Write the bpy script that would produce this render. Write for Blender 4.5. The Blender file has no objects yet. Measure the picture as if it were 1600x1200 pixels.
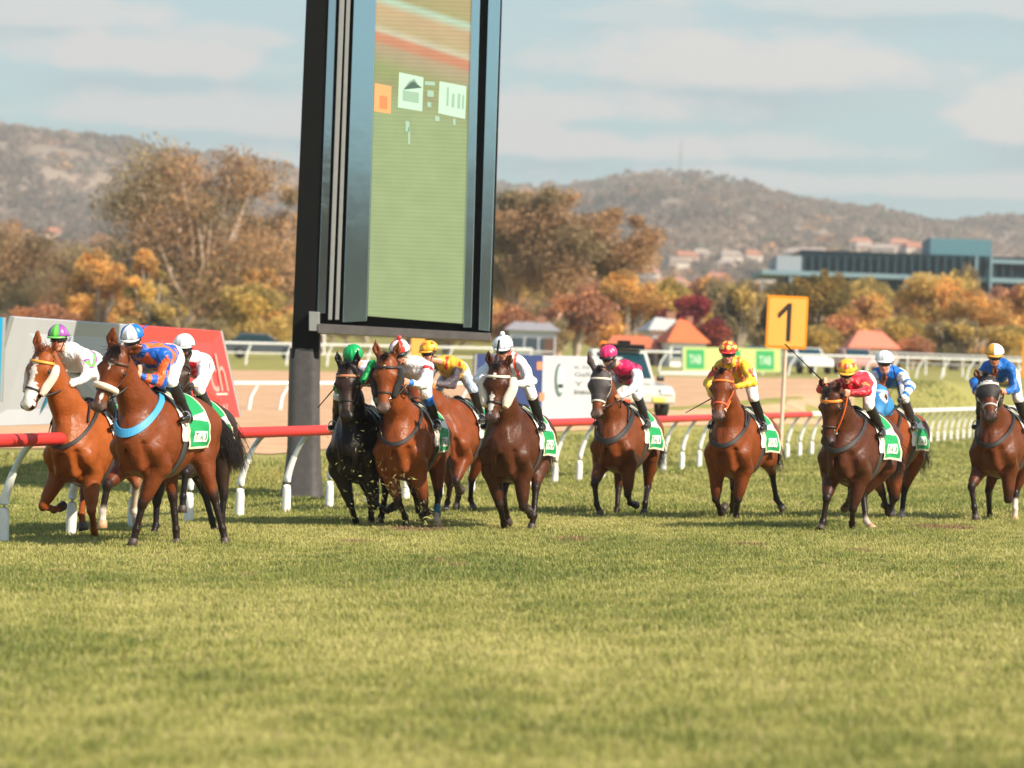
import bpy, math, random
import numpy as np
from mathutils import Vector, Matrix

# ------------------------------------------------------------------ camera, world, sun, exposure
sc = bpy.context.scene
FPX, HC = 5200.0, 1.70           # focal length in pixels of a 1600 px wide frame, camera height
cam_d = bpy.data.cameras.new('camera'); cam = bpy.data.objects.new('camera', cam_d)
sc.collection.objects.link(cam); sc.camera = cam
cam_d.sensor_width = 36.0; cam_d.lens = FPX / 1600 * 36.0
cam_d.clip_start = 0.5; cam_d.clip_end = 20000
cam_d.dof.use_dof = True; cam_d.dof.focus_distance = 37.5; cam_d.dof.aperture_fstop = 2.0
cam.location = (0, 0, HC)
cam.rotation_euler = (Matrix.Rotation(math.pi / 2 + math.atan(8 / FPX), 3, 'X') @ Matrix.Rotation(math.radians(2.0), 3, 'Z')).to_euler()
SUN_EL, SUN_AZ = math.radians(38), math.radians(127)      # azimuth from +Y towards +X
sun_to = Vector((math.sin(SUN_AZ) * math.cos(SUN_EL), math.cos(SUN_AZ) * math.cos(SUN_EL), math.sin(SUN_EL)))
sd = bpy.data.lights.new('sun', 'SUN'); sun = bpy.data.objects.new('sun', sd); sc.collection.objects.link(sun)
sd.energy = 5.0; sd.angle = math.radians(0.6); sd.color = (1.0, 0.87, 0.70)
sun.rotation_euler = sun_to.to_track_quat('Z', 'Y').to_euler()
sc.view_settings.view_transform = 'Standard'; sc.view_settings.look = 'None'
sc.view_settings.exposure = 0.62; sc.view_settings.gamma = 1.0
sc.render.engine = 'CYCLES'
sc.cycles.use_denoising = True
sc.cycles.max_bounces = 6; sc.cycles.diffuse_bounces = 3; sc.cycles.glossy_bounces = 3
sc.cycles.transparent_max_bounces = 6; sc.cycles.caustics_reflective = False; sc.cycles.caustics_refractive = False
world = bpy.data.worlds.new('World'); sc.world = world; world.use_nodes = True

def nn(nt, typ, loc=(0, 0), **kw):
    n = nt.nodes.new(typ)
    for k, v in kw.items():
        setattr(n, k, v)
    return n
def lk(nt, a, b): nt.links.new(a, b)
def mathn(nt, op, a, b=None, c=None, clamp=False):
    n = nt.nodes.new('ShaderNodeMath'); n.operation = op; n.use_clamp = clamp
    for i, v in enumerate((a, b, c)):
        if v is None: continue
        if isinstance(v, (int, float)): n.inputs[i].default_value = v
        else: nt.links.new(v, n.inputs[i])
    return n.outputs[0]
def mixc(nt, fac, a, b, mode='MIX'):
    n = nt.nodes.new('ShaderNodeMix'); n.data_type = 'RGBA'; n.blend_type = mode
    for s, v in ((n.inputs[0], fac), (n.inputs[6], a), (n.inputs[7], b)):
        if isinstance(v, (int, float)): s.default_value = v
        elif isinstance(v, (tuple, list)): s.default_value = tuple(v) + ((1,) if len(v) == 3 else ())
        else: nt.links.new(v, s)
    return n.outputs[2]

def build_world():
    nt = world.node_tree; nt.nodes.clear()
    out = nn(nt, 'ShaderNodeOutputWorld'); bg = nn(nt, 'ShaderNodeBackground')
    sky = nn(nt, 'ShaderNodeTexSky'); sky.sky_type = 'NISHITA'; sky.sun_disc = False
    sky.sun_elevation = SUN_EL; sky.sun_rotation = SUN_AZ
    sky.air_density = 1.0; sky.dust_density = 1.6; sky.ozone_density = 1.0
    tc = nn(nt, 'ShaderNodeTexCoord'); sep = nn(nt, 'ShaderNodeSeparateXYZ'); lk(nt, tc.outputs['Generated'], sep.inputs[0])
    x, y, z = sep.outputs
    az = mathn(nt, 'ARCTAN2', x, y)                        # heading of the direction, 0 = down the track
    comb = nn(nt, 'ShaderNodeCombineXYZ')
    lk(nt, mathn(nt, 'MULTIPLY', az, 1.0), comb.inputs[0]); lk(nt, mathn(nt, 'MULTIPLY', z, 2.0), comb.inputs[1])
    n1 = nn(nt, 'ShaderNodeTexNoise'); n1.inputs['Scale'].default_value = 24; n1.inputs['Detail'].default_value = 6; n1.inputs['Roughness'].default_value = 0.55
    n2 = nn(nt, 'ShaderNodeTexNoise'); n2.inputs['Scale'].default_value = 60; n2.inputs['Detail'].default_value = 4
    lk(nt, comb.outputs[0], n1.inputs[0]); lk(nt, comb.outputs[0], n2.inputs[0])
    warp = mathn(nt, 'ADD', mathn(nt, 'MULTIPLY', mathn(nt, 'SUBTRACT', n1.outputs[0], .5), 2.3), mathn(nt, 'MULTIPLY', mathn(nt, 'SUBTRACT', n2.outputs[0], .5), .5))
    # cloud banks: heading, elevation, half sizes (radians), amount
    banks = [(.062, .0985, .062, .0125, 1), (.045, .1035, .018, .008, .9), (-.005, .084, .07, .009, .85), (.155, .084, .030, .012, 1), (.16, .094, .02, .006, .8), (.012, .0735, .06, .008, .9),
             (-.115, .094, .055, .010, .95), (-.145, .106, .05, .008, .8), (-.09, .101, .03, .006, .7), (.10, .064, .09, .006, .7), (.13, .118, .09, .007, .6), (-.10, .078, .06, .009, .75), (.03, .112, .03, .004, .4),
             (-.12, .064, .07, .007, .6), (.0, .056, .12, .006, .5), (.09, .074, .04, .006, .7), (.45, .1, .2, .02, .9), (-.5, .09, .2, .02, .9), (.0, .28, .3, .03, .8), (-.8, .2, .3, .04, .8), (.9, .25, .3, .04, .8)]
    tot = None; under = None
    for a0, e0, sa, se, amt in banks:
        da = mathn(nt, 'DIVIDE', mathn(nt, 'SUBTRACT', az, a0), sa)
        dz = mathn(nt, 'DIVIDE', mathn(nt, 'SUBTRACT', z, e0), se)
        up = mathn(nt, 'MAXIMUM', dz, mathn(nt, 'MULTIPLY', dz, -1.7))      # flat bases, soft domed tops
        r = mathn(nt, 'SQRT', mathn(nt, 'ADD', mathn(nt, 'MULTIPLY', da, da), mathn(nt, 'MULTIPLY', up, up)))
        v = mathn(nt, 'MULTIPLY', mathn(nt, 'MULTIPLY', mathn(nt, 'SUBTRACT', mathn(nt, 'ADD', 1.02, warp), r), 2.3, clamp=True), amt)
        tot = v if tot is None else mathn(nt, 'MAXIMUM', tot, v)
        dz2 = mathn(nt, 'DIVIDE', mathn(nt, 'SUBTRACT', z, e0 - se * .75), se * .8)
        r2 = mathn(nt, 'SQRT', mathn(nt, 'ADD', mathn(nt, 'MULTIPLY', da, da), mathn(nt, 'MULTIPLY', dz2, dz2)))
        v2 = mathn(nt, 'MULTIPLY', mathn(nt, 'SUBTRACT', mathn(nt, 'ADD', 1.1, warp), r2, clamp=True), amt)
        under = v2 if under is None else mathn(nt, 'MAXIMUM', under, v2)
    # high thin veil everywhere
    veil = mathn(nt, 'MULTIPLY', mathn(nt, 'SUBTRACT', n1.outputs[0], .40), 1.6, clamp=True)
    sky_l = mixc(nt, 1.0, sky.outputs[0], (0.80, 0.97, 1.02), 'MULTIPLY')
    low = mathn(nt, 'SUBTRACT', 1.0, mathn(nt, 'MULTIPLY', mathn(nt, 'SUBTRACT', z, .13), 3.5, clamp=True))
    clear = mixc(nt, mathn(nt, 'MULTIPLY', low, .62), sky_l, (3.05, 4.65, 4.85))
    c1 = mixc(nt, mathn(nt, 'MULTIPLY', veil, .55), clear, (3.9, 4.5, 4.5))
    c2 = mixc(nt, mathn(nt, 'MULTIPLY', under, .75), c1, (2.6, 3.6, 4.1))
    c3 = mixc(nt, mathn(nt, 'MULTIPLY', tot, .95), c2, (5.35, 5.15, 5.0))
    lk(nt, c3, bg.inputs[0]); bg.inputs[1].default_value = 0.105
    lk(nt, bg.outputs[0], out.inputs[0])
build_world()

# ------------------------------------------------------------------ helpers
RNG = np.random.default_rng(7)
RCAM = np.array(cam.rotation_euler.to_matrix())
def ray(px, py):
    d = RCAM @ np.array([(px - 800) / FPX, (600 - py) / FPX, -1.0])
    return np.array([0, 0, HC]), d
def at(px, py, Y):
    o, d = ray(px, py); return o + d * (Y / d[1])
def sm(x, a, b):
    t = np.clip((x - a) / (b - a), 0, 1); return t * t * (3 - 2 * t)
def rail_x(Y): return -5.304 + .2542 * (Y - 36.3)
def sand_edge(Y): return np.minimum(rail_x(Y) - np.clip(7 - .09 * (Y - 66), 3.0, 7), .103 * Y)
def ground(X, Y):
    X = np.asarray(X, float); Y = np.asarray(Y, float)
    d = (rail_x(Y) - X)
    c = .026 * np.clip(X, -22, 22)
    near = sm(d, 1.2, np.clip(10.0 - .085 * (Y - 55), 4.5, 10))
    h = np.where(Y < 52, 0, np.where(Y < 75, .030 * (Y - 52), .69 + .0205 * (np.minimum(Y, 900) - 75)))
    far = sm(Y, 146, 176)
    return c * (1 - far * .6) + h * (near * (1 - far) + far)
def lin(c):
    c = np.asarray(c, float) / 255.0
    return np.where(c <= .04045, c / 12.92, ((c + .055) / 1.055) ** 2.4)
def L(*c): return tuple(float(v) for v in lin(c))

def tag(o, label=None, cat=None, group=None, kind=None):
    if label: o['label'] = label
    if cat: o['category'] = cat
    if group: o['group'] = group
    if kind: o['kind'] = kind
    return o
def link(o, parent=None):
    sc.collection.objects.link(o)
    if parent is not None: o.parent = parent
    return o
def empty(name, loc=(0, 0, 0), rz=0.0):
    o = bpy.data.objects.new(name, None); o.location = loc; o.rotation_euler = (0, 0, rz); o.empty_display_size = .3
    return link(o)
def mesh_np(name, V, F, mat, parent=None, cols=None, smooth=True, loc=None, rz=None, fmat=None, mats=None):
    """one mesh object from arrays; F is (n,3) or (n,4) or a list of both"""
    me = bpy.data.meshes.new(name)
    V = np.asarray(V, np.float32)
    Fs = [np.asarray(f, np.int32) for f in (F if isinstance(F, list) else [F]) if len(f)]
    nl = sum(f.size for f in Fs); npoly = sum(len(f) for f in Fs)
    me.vertices.add(len(V)); me.vertices.foreach_set('co', V.ravel())
    me.loops.add(nl); me.loops.foreach_set('vertex_index', np.concatenate([f.ravel() for f in Fs]))
    tot = np.concatenate([np.full(len(f), f.shape[1], np.int32) for f in Fs])
    st = np.concatenate([[0], np.cumsum(tot)[:-1]]).astype(np.int32)
    me.polygons.add(npoly); me.polygons.foreach_set('loop_start', st); me.polygons.foreach_set('loop_total', tot)
    me.polygons.foreach_set('use_smooth', np.full(npoly, bool(smooth)))
    if fmat is not None: me.polygons.foreach_set('material_index', np.asarray(fmat, np.int32))
    me.update(calc_edges=True)
    if cols is not None:
        a = me.color_attributes.new('col', 'FLOAT_COLOR', 'POINT')
        c = np.ones((len(V), 4), np.float32); c[:, :3] = cols
        a.data.foreach_set('color', c.ravel())
    for m in (mats or [mat]): me.materials.append(m)
    o = bpy.data.objects.new(name, me)
    if loc is not None: o.location = loc
    if rz is not None: o.rotation_euler = (0, 0, rz)
    return link(o, parent)
class MB:
    """collects simple shapes into one mesh"""
    def __init__(s): s.v = []; s.f = {3: [], 4: []}; s.n = 0; s.c = []; s.m = {3: [], 4: []}
    def add(s, V, F, col=None, mi=0):
        V = np.asarray(V, float); F = np.asarray(F, int)
        s.v.append(V); s.f[F.shape[1]].append(F + s.n); s.m[F.shape[1]].append(np.full(len(F), mi)); s.n += len(V)
        s.c.append(np.tile(np.asarray(col if col is not None else (1, 1, 1), float), (len(V), 1)) if np.ndim(col) < 2 else np.asarray(col, float))
        return s
    def box(s, c, d, R=None, col=None, mi=0, taper=1.0):
        x, y, z = np.asarray(d, float) / 2
        V = np.array([[i * x * (taper if k > 0 else 1), j * y * (taper if k > 0 else 1), k * z] for i in (-1, 1) for j in (-1, 1) for k in (-1, 1)], float)
        if R is not None: V = V @ np.asarray(R).T
        F = [[0, 1, 3, 2], [4, 6, 7, 5], [0, 4, 5, 1], [2, 3, 7, 6], [0, 2, 6, 4], [1, 5, 7, 3]]
        return s.add(V + np.asarray(c, float), F, col, mi)
    def hexa(s, P, col=None, mi=0):
        """8 corners: bottom 4 (ccw) then top 4"""
        return s.add(P, [[3, 2, 1, 0], [4, 5, 6, 7], [0, 1, 5, 4], [1, 2, 6, 5], [2, 3, 7, 6], [3, 0, 4, 7]], col, mi)
    def tube(s, pts, r, n=8, col=None, cap=True, mi=0, flat=1.0, up=(0, 0, 1)):
        P = np.asarray(pts, float); m = len(P); r = np.broadcast_to(np.asarray(r, float), (m,))
        T = np.gradient(P, axis=0); T /= np.linalg.norm(T, axis=1)[:, None] + 1e-12
        U = np.asarray(up, float); A = np.cross(T, U); bad = np.linalg.norm(A, axis=1) < .05
        A[bad] = np.cross(T[bad], (1, 0.01, 0)); A /= np.linalg.norm(A, axis=1)[:, None]
        B = np.cross(A, T); th = np.arange(n) * 2 * np.pi / n
        V = (P[:, None] + r[:, None, None] * (np.cos(th)[None, :, None] * A[:, None] + flat * np.sin(th)[None, :, None] * B[:, None])).reshape(-1, 3)
        i, j = np.meshgrid(np.arange(m - 1), np.arange(n), indexing='ij'); k = (j + 1) % n
        F = np.stack([i * n + j, i * n + k, (i + 1) * n + k, (i + 1) * n + j], -1).reshape(-1, 4)
        c0 = None if col is None else np.asarray(col, float)
        if c0 is not None and c0.ndim == 2: c0 = np.repeat(c0, n, axis=0)
        s.add(V, F, c0, mi)
        if cap:
            for e, rev in ((0, 1), (m - 1, 0)):
                ring = V[e * n:(e + 1) * n]; VV = np.vstack([ring, P[e]])
                ff = [[(a + 1) % n, a, n] if not rev else [a, (a + 1) % n, n] for a in range(n)]
                cc = None if col is None else (np.asarray(col, float)[e] if np.ndim(col) == 2 else col)
                s.add(VV, ff, cc, mi)
        return s
    def lathe(s, prof, c=(0, 0, 0), n=24, col=None, R=None, sx=1, sy=1, mi=0):
        p = np.asarray(prof, float); th = np.arange(n) * 2 * np.pi / n
        V = np.stack([p[:, 0:1] * np.cos(th) * sx, p[:, 0:1] * np.sin(th) * sy, np.repeat(p[:, 1:2], n, 1)], -1).reshape(-1, 3)
        if R is not None: V = V @ np.asarray(R).T
        i, j = np.meshgrid(np.arange(len(p) - 1), np.arange(n), indexing='ij'); k = (j + 1) % n
        F = np.stack([i * n + j, i * n + k, (i + 1) * n + k, (i + 1) * n + j], -1).reshape(-1, 4)
        return s.add(V + np.asarray(c, float), F, col, mi)
    def build(s, name, mat, parent=None, smooth=False, bevel=0, colors=False, mats=None, **kw):
        F = [np.concatenate(s.f[k]) for k in (3, 4) if s.f[k]]; M = np.concatenate([np.concatenate(s.m[k]) for k in (3, 4) if s.m[k]])
        o = mesh_np(name, np.concatenate(s.v), F, mat, parent, cols=np.concatenate(s.c) if colors else None, smooth=smooth, fmat=M, mats=mats, **kw)
        if bevel:
            b = o.modifiers.new('bevel', 'BEVEL'); b.width = bevel; b.segments = 2; b.limit_method = 'ANGLE'
        return o

def mat(name, col=(.5, .5, .5), rough=.6, metal=0, spec=.5, noise=0, nscale=8, attr=None, bump=0, bscale=40, sheen=0, coat=0, trans=0, emit=0, obj=True):
    m = bpy.data.materials.new(name); m.use_nodes = True; nt = m.node_tree; b = nt.nodes['Principled BSDF']
    b.inputs['Roughness'].default_value = rough; b.inputs['Metallic'].default_value = metal
    b.inputs['Specular IOR Level'].default_value = spec
    if sheen: b.inputs['Sheen Weight'].default_value = sheen; b.inputs['Sheen Roughness'].default_value = .35
    if coat: b.inputs['Coat Weight'].default_value = coat; b.inputs['Coat Roughness'].default_value = .15
    tc = nn(nt, 'ShaderNodeTexCoord')
    src = None
    if attr:
        a = nn(nt, 'ShaderNodeAttribute'); a.attribute_name = attr; src = a.outputs['Color']
    else:
        r = nn(nt, 'ShaderNodeRGB'); r.outputs[0].default_value = tuple(col) + (1,); src = r.outputs[0]
    if noise:
        t = nn(nt, 'ShaderNodeTexNoise'); t.inputs['Scale'].default_value = nscale; t.inputs['Detail'].default_value = 5
        lk(nt, tc.outputs['Object'], t.inputs[0])
        f = mathn(nt, 'ADD', 1 - noise, mathn(nt, 'MULTIPLY', t.outputs[0], 2 * noise))
        v = nn(nt, 'ShaderNodeVectorMath'); v.operation = 'SCALE'; lk(nt, src, v.inputs[0]); lk(nt, f, v.inputs['Scale'])
        src = v.outputs[0]
        rr = mathn(nt, 'ADD', rough - .08, mathn(nt, 'MULTIPLY', t.outputs[0], .16)); lk(nt, rr, b.inputs['Roughness'])
    lk(nt, src, b.inputs['Base Color'])
    if bump:
        t = nn(nt, 'ShaderNodeTexNoise'); t.inputs['Scale'].default_value = bscale; t.inputs['Detail'].default_value = 4
        lk(nt, tc.outputs['Object'], t.inputs[0]); bp = nn(nt, 'ShaderNodeBump'); bp.inputs['Strength'].default_value = bump; bp.inputs['Distance'].default_value = .02
        lk(nt, t.outputs[0], bp.inputs['Height']); lk(nt, bp.outputs[0], b.inputs['Normal'])
    if emit:
        lk(nt, src, b.inputs['Emission Color']); b.inputs['Emission Strength'].default_value = emit
    if trans:
        tr = nn(nt, 'ShaderNodeBsdfTranslucent'); lk(nt, src, tr.inputs[0]); mx = nn(nt, 'ShaderNodeMixShader'); mx.inputs[0].default_value = trans
        lk(nt, b.outputs[0], mx.inputs[1]); lk(nt, tr.outputs[0], mx.inputs[2]); lk(nt, mx.outputs[0], nt.nodes['Material Output'].inputs[0])
    return m

# ------------------------------------------------------------------ organic modelling: smooth unions of tapered shapes, meshed
def nrm(v): v = np.asarray(v, float); return v / (np.linalg.norm(v) + 1e-12)
class Sdf:
    def __init__(s): s.p = []
    def cap(s, a, b, ra, rb, k=.03, side=None, ks=1.0, tag=0, sub=False):
        s.p.append(dict(t='c', a=np.asarray(a, float), b=np.asarray(b, float), ra=ra, rb=rb, k=k, side=None if side is None else nrm(side), ks=ks, tag=tag, sub=sub)); return s
    def ell(s, c, r, k=.03, R=None, tag=0, sub=False):
        s.p.append(dict(t='e', a=np.asarray(c, float), r=np.asarray(r, float), k=k, R=np.eye(3) if R is None else np.asarray(R, float), tag=tag, sub=sub)); return s
    def bb(s, q):
        if q['t'] == 'c':
            R = max(q['ra'], q['rb']) * max(1, q['ks'])
            lo = np.minimum(q['a'], q['b']) - R; hi = np.maximum(q['a'], q['b']) + R
        else:
            R = np.max(q['r']); lo = q['a'] - R; hi = q['a'] + R
        return lo - q['k'] - .03, hi + q['k'] + .03
    def one(s, q, X, Y, Z):
        if q['t'] == 'c':
            ab = q['b'] - q['a']; L2 = ab @ ab + 1e-12
            x, y, z = X - q['a'][0], Y - q['a'][1], Z - q['a'][2]
            t = np.clip((x * ab[0] + y * ab[1] + z * ab[2]) / L2, 0, 1)
            x, y, z = x - t * ab[0], y - t * ab[1], z - t * ab[2]
            d2 = x * x + y * y + z * z
            if q['side'] is not None:
                w = x * q['side'][0] + y * q['side'][1] + z * q['side'][2]
                d2 = d2 - w * w * (1 - 1 / q['ks'] ** 2)
                r = q['ra'] + t * (q['rb'] - q['ra'])
                return (np.sqrt(np.maximum(d2, 0)) - r) * min(1, q['ks'] * 1.0 if q['ks'] < 1 else 1)
            return np.sqrt(d2) - (q['ra'] + t * (q['rb'] - q['ra']))
        x, y, z = X - q['a'][0], Y - q['a'][1], Z - q['a'][2]
        R = q['R']; k0 = 0; k1 = 0
        for i in range(3):
            u = x * R[i][0] + y * R[i][1] + z * R[i][2]
            k0 = k0 + (u / q['r'][i]) ** 2; k1 = k1 + (u / q['r'][i] ** 2) ** 2
        k0 = np.sqrt(k0); k1 = np.sqrt(k1)
        return k0 * (k0 - 1) / np.maximum(k1, 1e-6)
    @staticmethod
    def smin(a, b, k):
        h = np.maximum(k - np.abs(a - b), 0) / k
        return np.minimum(a, b) - h * h * k * .25
    def ev(s, P, tags=None):
        P = np.asarray(P, float); d = np.full(P.shape[:-1], .6)
        for q in s.p:
            if tags is not None and q['tag'] not in tags: continue
            v = s.one(q, P[..., 0], P[..., 1], P[..., 2])
            d = -s.smin(-d, v, q['k']) if q['sub'] else s.smin(d, v, q['k'])
        return d
    def grad(s, P, e=.004):
        g = np.stack([s.ev(P + np.eye(3)[i] * e) - s.ev(P - np.eye(3)[i] * e) for i in range(3)], -1)
        return g / (np.linalg.norm(g, axis=-1, keepdims=True) + 1e-9)
    def snap(s, P, off=0.0, it=5):
        P = np.asarray(P, float).copy()
        for _ in range(it):
            P -= s.grad(P) * (s.ev(P) - off)[..., None] * .9
        return P
    def cast(s, O, D, off=0.0, maxd=1.2, it=40):
        """march from O along D till the distance falls to off"""
        O = np.asarray(O, float); D = np.asarray(D, float); t = np.zeros(O.shape[:-1])
        for _ in range(it):
            d = s.ev(O + D * t[..., None]) - off
            t = np.minimum(t + np.clip(d, -.05, .2) * .85, maxd)
        return O + D * t[..., None]
    def mesh(s, h, fn=None, pad=.03):
        lo = np.min([s.bb(q)[0] for q in s.p if not q['sub']], 0) ; hi = np.max([s.bb(q)[1] for q in s.p if not q['sub']], 0)
        n = np.ceil((hi - lo) / h).astype(int) + 1
        D = np.full(n, .6, np.float32)
        ax = [lo[i] + h * np.arange(n[i]) for i in range(3)]
        for q in s.p:
            a, b = s.bb(q); i0 = np.clip(((a - lo) / h).astype(int), 0, n - 1); i1 = np.clip(((b - lo) / h).astype(int) + 2, 1, n)
            X = ax[0][i0[0]:i1[0], None, None]; Y = ax[1][None, i0[1]:i1[1], None]; Z = ax[2][None, None, i0[2]:i1[2]]
            v = s.one(q, X, Y, Z).astype(np.float32)
            sl = D[i0[0]:i1[0], i0[1]:i1[1], i0[2]:i1[2]]
            D[i0[0]:i1[0], i0[1]:i1[1], i0[2]:i1[2]] = -s.smin(-sl, v, q['k']) if q['sub'] else s.smin(sl, v, q['k'])
        if fn is not None: D = fn(D, ax)
        return nets(D, lo, h)
def nets(D, lo, h):
    S = D < 0
    c = np.zeros(tuple(np.array(D.shape) - 1), np.int8)
    offs = [(i, j, k) for i in (0, 1) for j in (0, 1) for k in (0, 1)]
    nx, ny, nz = c.shape
    for i, j, k in offs: c += S[i:i + nx, j:j + ny, k:k + nz]
    act = np.argwhere((c > 0) & (c < 8))
    idx = np.full(c.shape, -1, np.int32); idx[act[:, 0], act[:, 1], act[:, 2]] = np.arange(len(act))
    vals = {o: D[act[:, 0] + o[0], act[:, 1] + o[1], act[:, 2] + o[2]] for o in offs}
    acc = np.zeros((len(act), 3)); cnt = np.zeros(len(act))
    for o in offs:
        for a in range(3):
            if o[a] == 0:
                p = list(o); p[a] = 1; p = tuple(p)
                va, vb = vals[o], vals[p]; m = (va < 0) != (vb < 0)
                t = np.where(m, va / np.where(m, va - vb, 1), 0)
                pos = np.array(o, float)[None] + np.zeros((len(act), 3)); pos[:, a] += t
                acc[m] += pos[m]; cnt[m] += 1
    V = lo + h * (act + acc / cnt[:, None])
    F = []
    for a in range(3):
        b, cc = [(1, 2), (2, 0), (0, 1)][a]
        sl0 = [slice(1, -1)] * 3; sl1 = [slice(1, -1)] * 3
        sl0[a] = slice(0, -1); sl1[a] = slice(1, None)
        s0, s1 = S[tuple(sl0)], S[tuple(sl1)]
        e = np.argwhere(s0 != s1); 
        if not len(e): continue
        fl = s0[e[:, 0], e[:, 1], e[:, 2]]
        base = e + 1; base[:, a] -= 1
        def cell(db, dc):
            q = base.copy(); q[:, b] -= db; q[:, cc] -= dc
            return idx[q[:, 0], q[:, 1], q[:, 2]]
        q = np.stack([cell(1, 1), cell(0, 1), cell(0, 0), cell(1, 0)], -1)
        q[~fl] = q[~fl][:, ::-1]
        F.append(q)
    F = np.concatenate(F); F = F[(F >= 0).all(1)]
    # light relaxation keeps the surface even
    nb = np.zeros_like(V); ct = np.zeros(len(V))
    for i in range(4):
        a_, b_ = F[:, i], F[:, (i + 1) % 4]
        np.add.at(nb, a_, V[b_]); np.add.at(ct, a_, 1); np.add.at(nb, b_, V[a_]); np.add.at(ct, b_, 1)
    V = V * .6 + .4 * nb / np.maximum(ct, 1)[:, None]
    return V, F
def ring(S, c, axis, up, R=.5, width=.03, th=.006, off=.004, n=56, a0=0, a1=2 * math.pi, nw=3):
    """a band hugging the surface: cast inwards to the axis through c"""
    c = np.asarray(c, float); ax = nrm(axis); u = nrm(np.asarray(up) - ax * np.dot(up, ax)); v = np.cross(ax, u)
    closed = abs(a1 - a0 - 2 * math.pi) < 1e-6
    A = np.linspace(a0, a1, n, endpoint=not closed); W = np.linspace(-width / 2, width / 2, nw)
    D = np.cos(A)[:, None] * u + np.sin(A)[:, None] * v
    O = c + D[:, None] * R + W[None, :, None] * ax
    P = S.cast(O, np.broadcast_to(-D[:, None], O.shape), off, maxd=R * .98)
    out = P + D[:, None] * th; inn = P - D[:, None] * th
    V = np.concatenate([out, inn[:, ::-1]], 1); m = V.shape[1]; N = n
    i, j = np.meshgrid(np.arange(N if closed else N - 1), np.arange(m), indexing='ij'); i2 = (i + 1) % N; j2 = (j + 1) % m
    F = np.stack([i * m + j, i2 * m + j, i2 * m + j2, i * m + j2], -1).reshape(-1, 4)
    return V.reshape(-1, 3), F
def strands(roots, dirs, length, r0, segs=5, curl=.3, grav=.4, rng=RNG, spread=.1):
    """tapered hairs as three-sided prisms"""
    n = len(roots); P = [roots]; d = dirs / np.linalg.norm(dirs, axis=1, keepdims=True)
    Ls = np.broadcast_to(length, (n,)) * rng.uniform(.6, 1.1, n)
    d = d + rng.normal(0, spread, (n, 3))
    for i in range(segs):
        d = d + rng.normal(0, curl / segs, (n, 3)); d[:, 2] -= grav / segs
        d /= np.linalg.norm(d, axis=1, keepdims=True)
        P.append(P[-1] + d * (Ls / segs)[:, None])
    P = np.stack(P, 1); T = np.gradient(P, axis=1); T /= np.linalg.norm(T, axis=2, keepdims=True) + 1e-9
    A = np.cross(T, [0.3, .5, .81]); A /= np.linalg.norm(A, axis=2, keepdims=True) + 1e-9; B = np.cross(T, A)
    r = r0 * np.linspace(1, .25, segs + 1)[None, :, None, None]
    th = np.array([0, 2.09, 4.19])
    V = P[:, :, None] + r * (np.cos(th)[None, None, :, None] * A[:, :, None] + np.sin(th)[None, None, :, None] * B[:, :, None])
    m = (segs + 1) * 3
    i, j, k = np.meshgrid(np.arange(n), np.arange(segs), np.arange(3), indexing='ij'); k2 = (k + 1) % 3
    b = i * m + j * 3
    F = np.stack([b + k, b + k2, b + 3 + k2, b + 3 + k], -1).reshape(-1, 4)
    return V.reshape(-1, 3), F
def text_mesh(s, size=1.0, bold=0.0, sub=2):
    cu = bpy.data.curves.new('letters', 'FONT'); cu.body = s; cu.size = size; cu.align_x = 'CENTER'; cu.align_y = 'CENTER'
    cu.offset = bold; cu.resolution_u = 4
    o = bpy.data.objects.new('letters', cu); sc.collection.objects.link(o)
    dg = bpy.context.evaluated_depsgraph_get(); me = bpy.data.meshes.new_from_object(o.evaluated_get(dg))
    import bmesh
    bm = bmesh.new(); bm.from_mesh(me); bmesh.ops.triangulate(bm, faces=bm.faces)
    V = np.array([v.co[:] for v in bm.verts]); F = np.array([[v.index for v in f.verts] for f in bm.faces])
    bm.free(); bpy.data.objects.remove(o); bpy.data.curves.remove(cu); bpy.data.meshes.remove(me)
    return V, F
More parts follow.
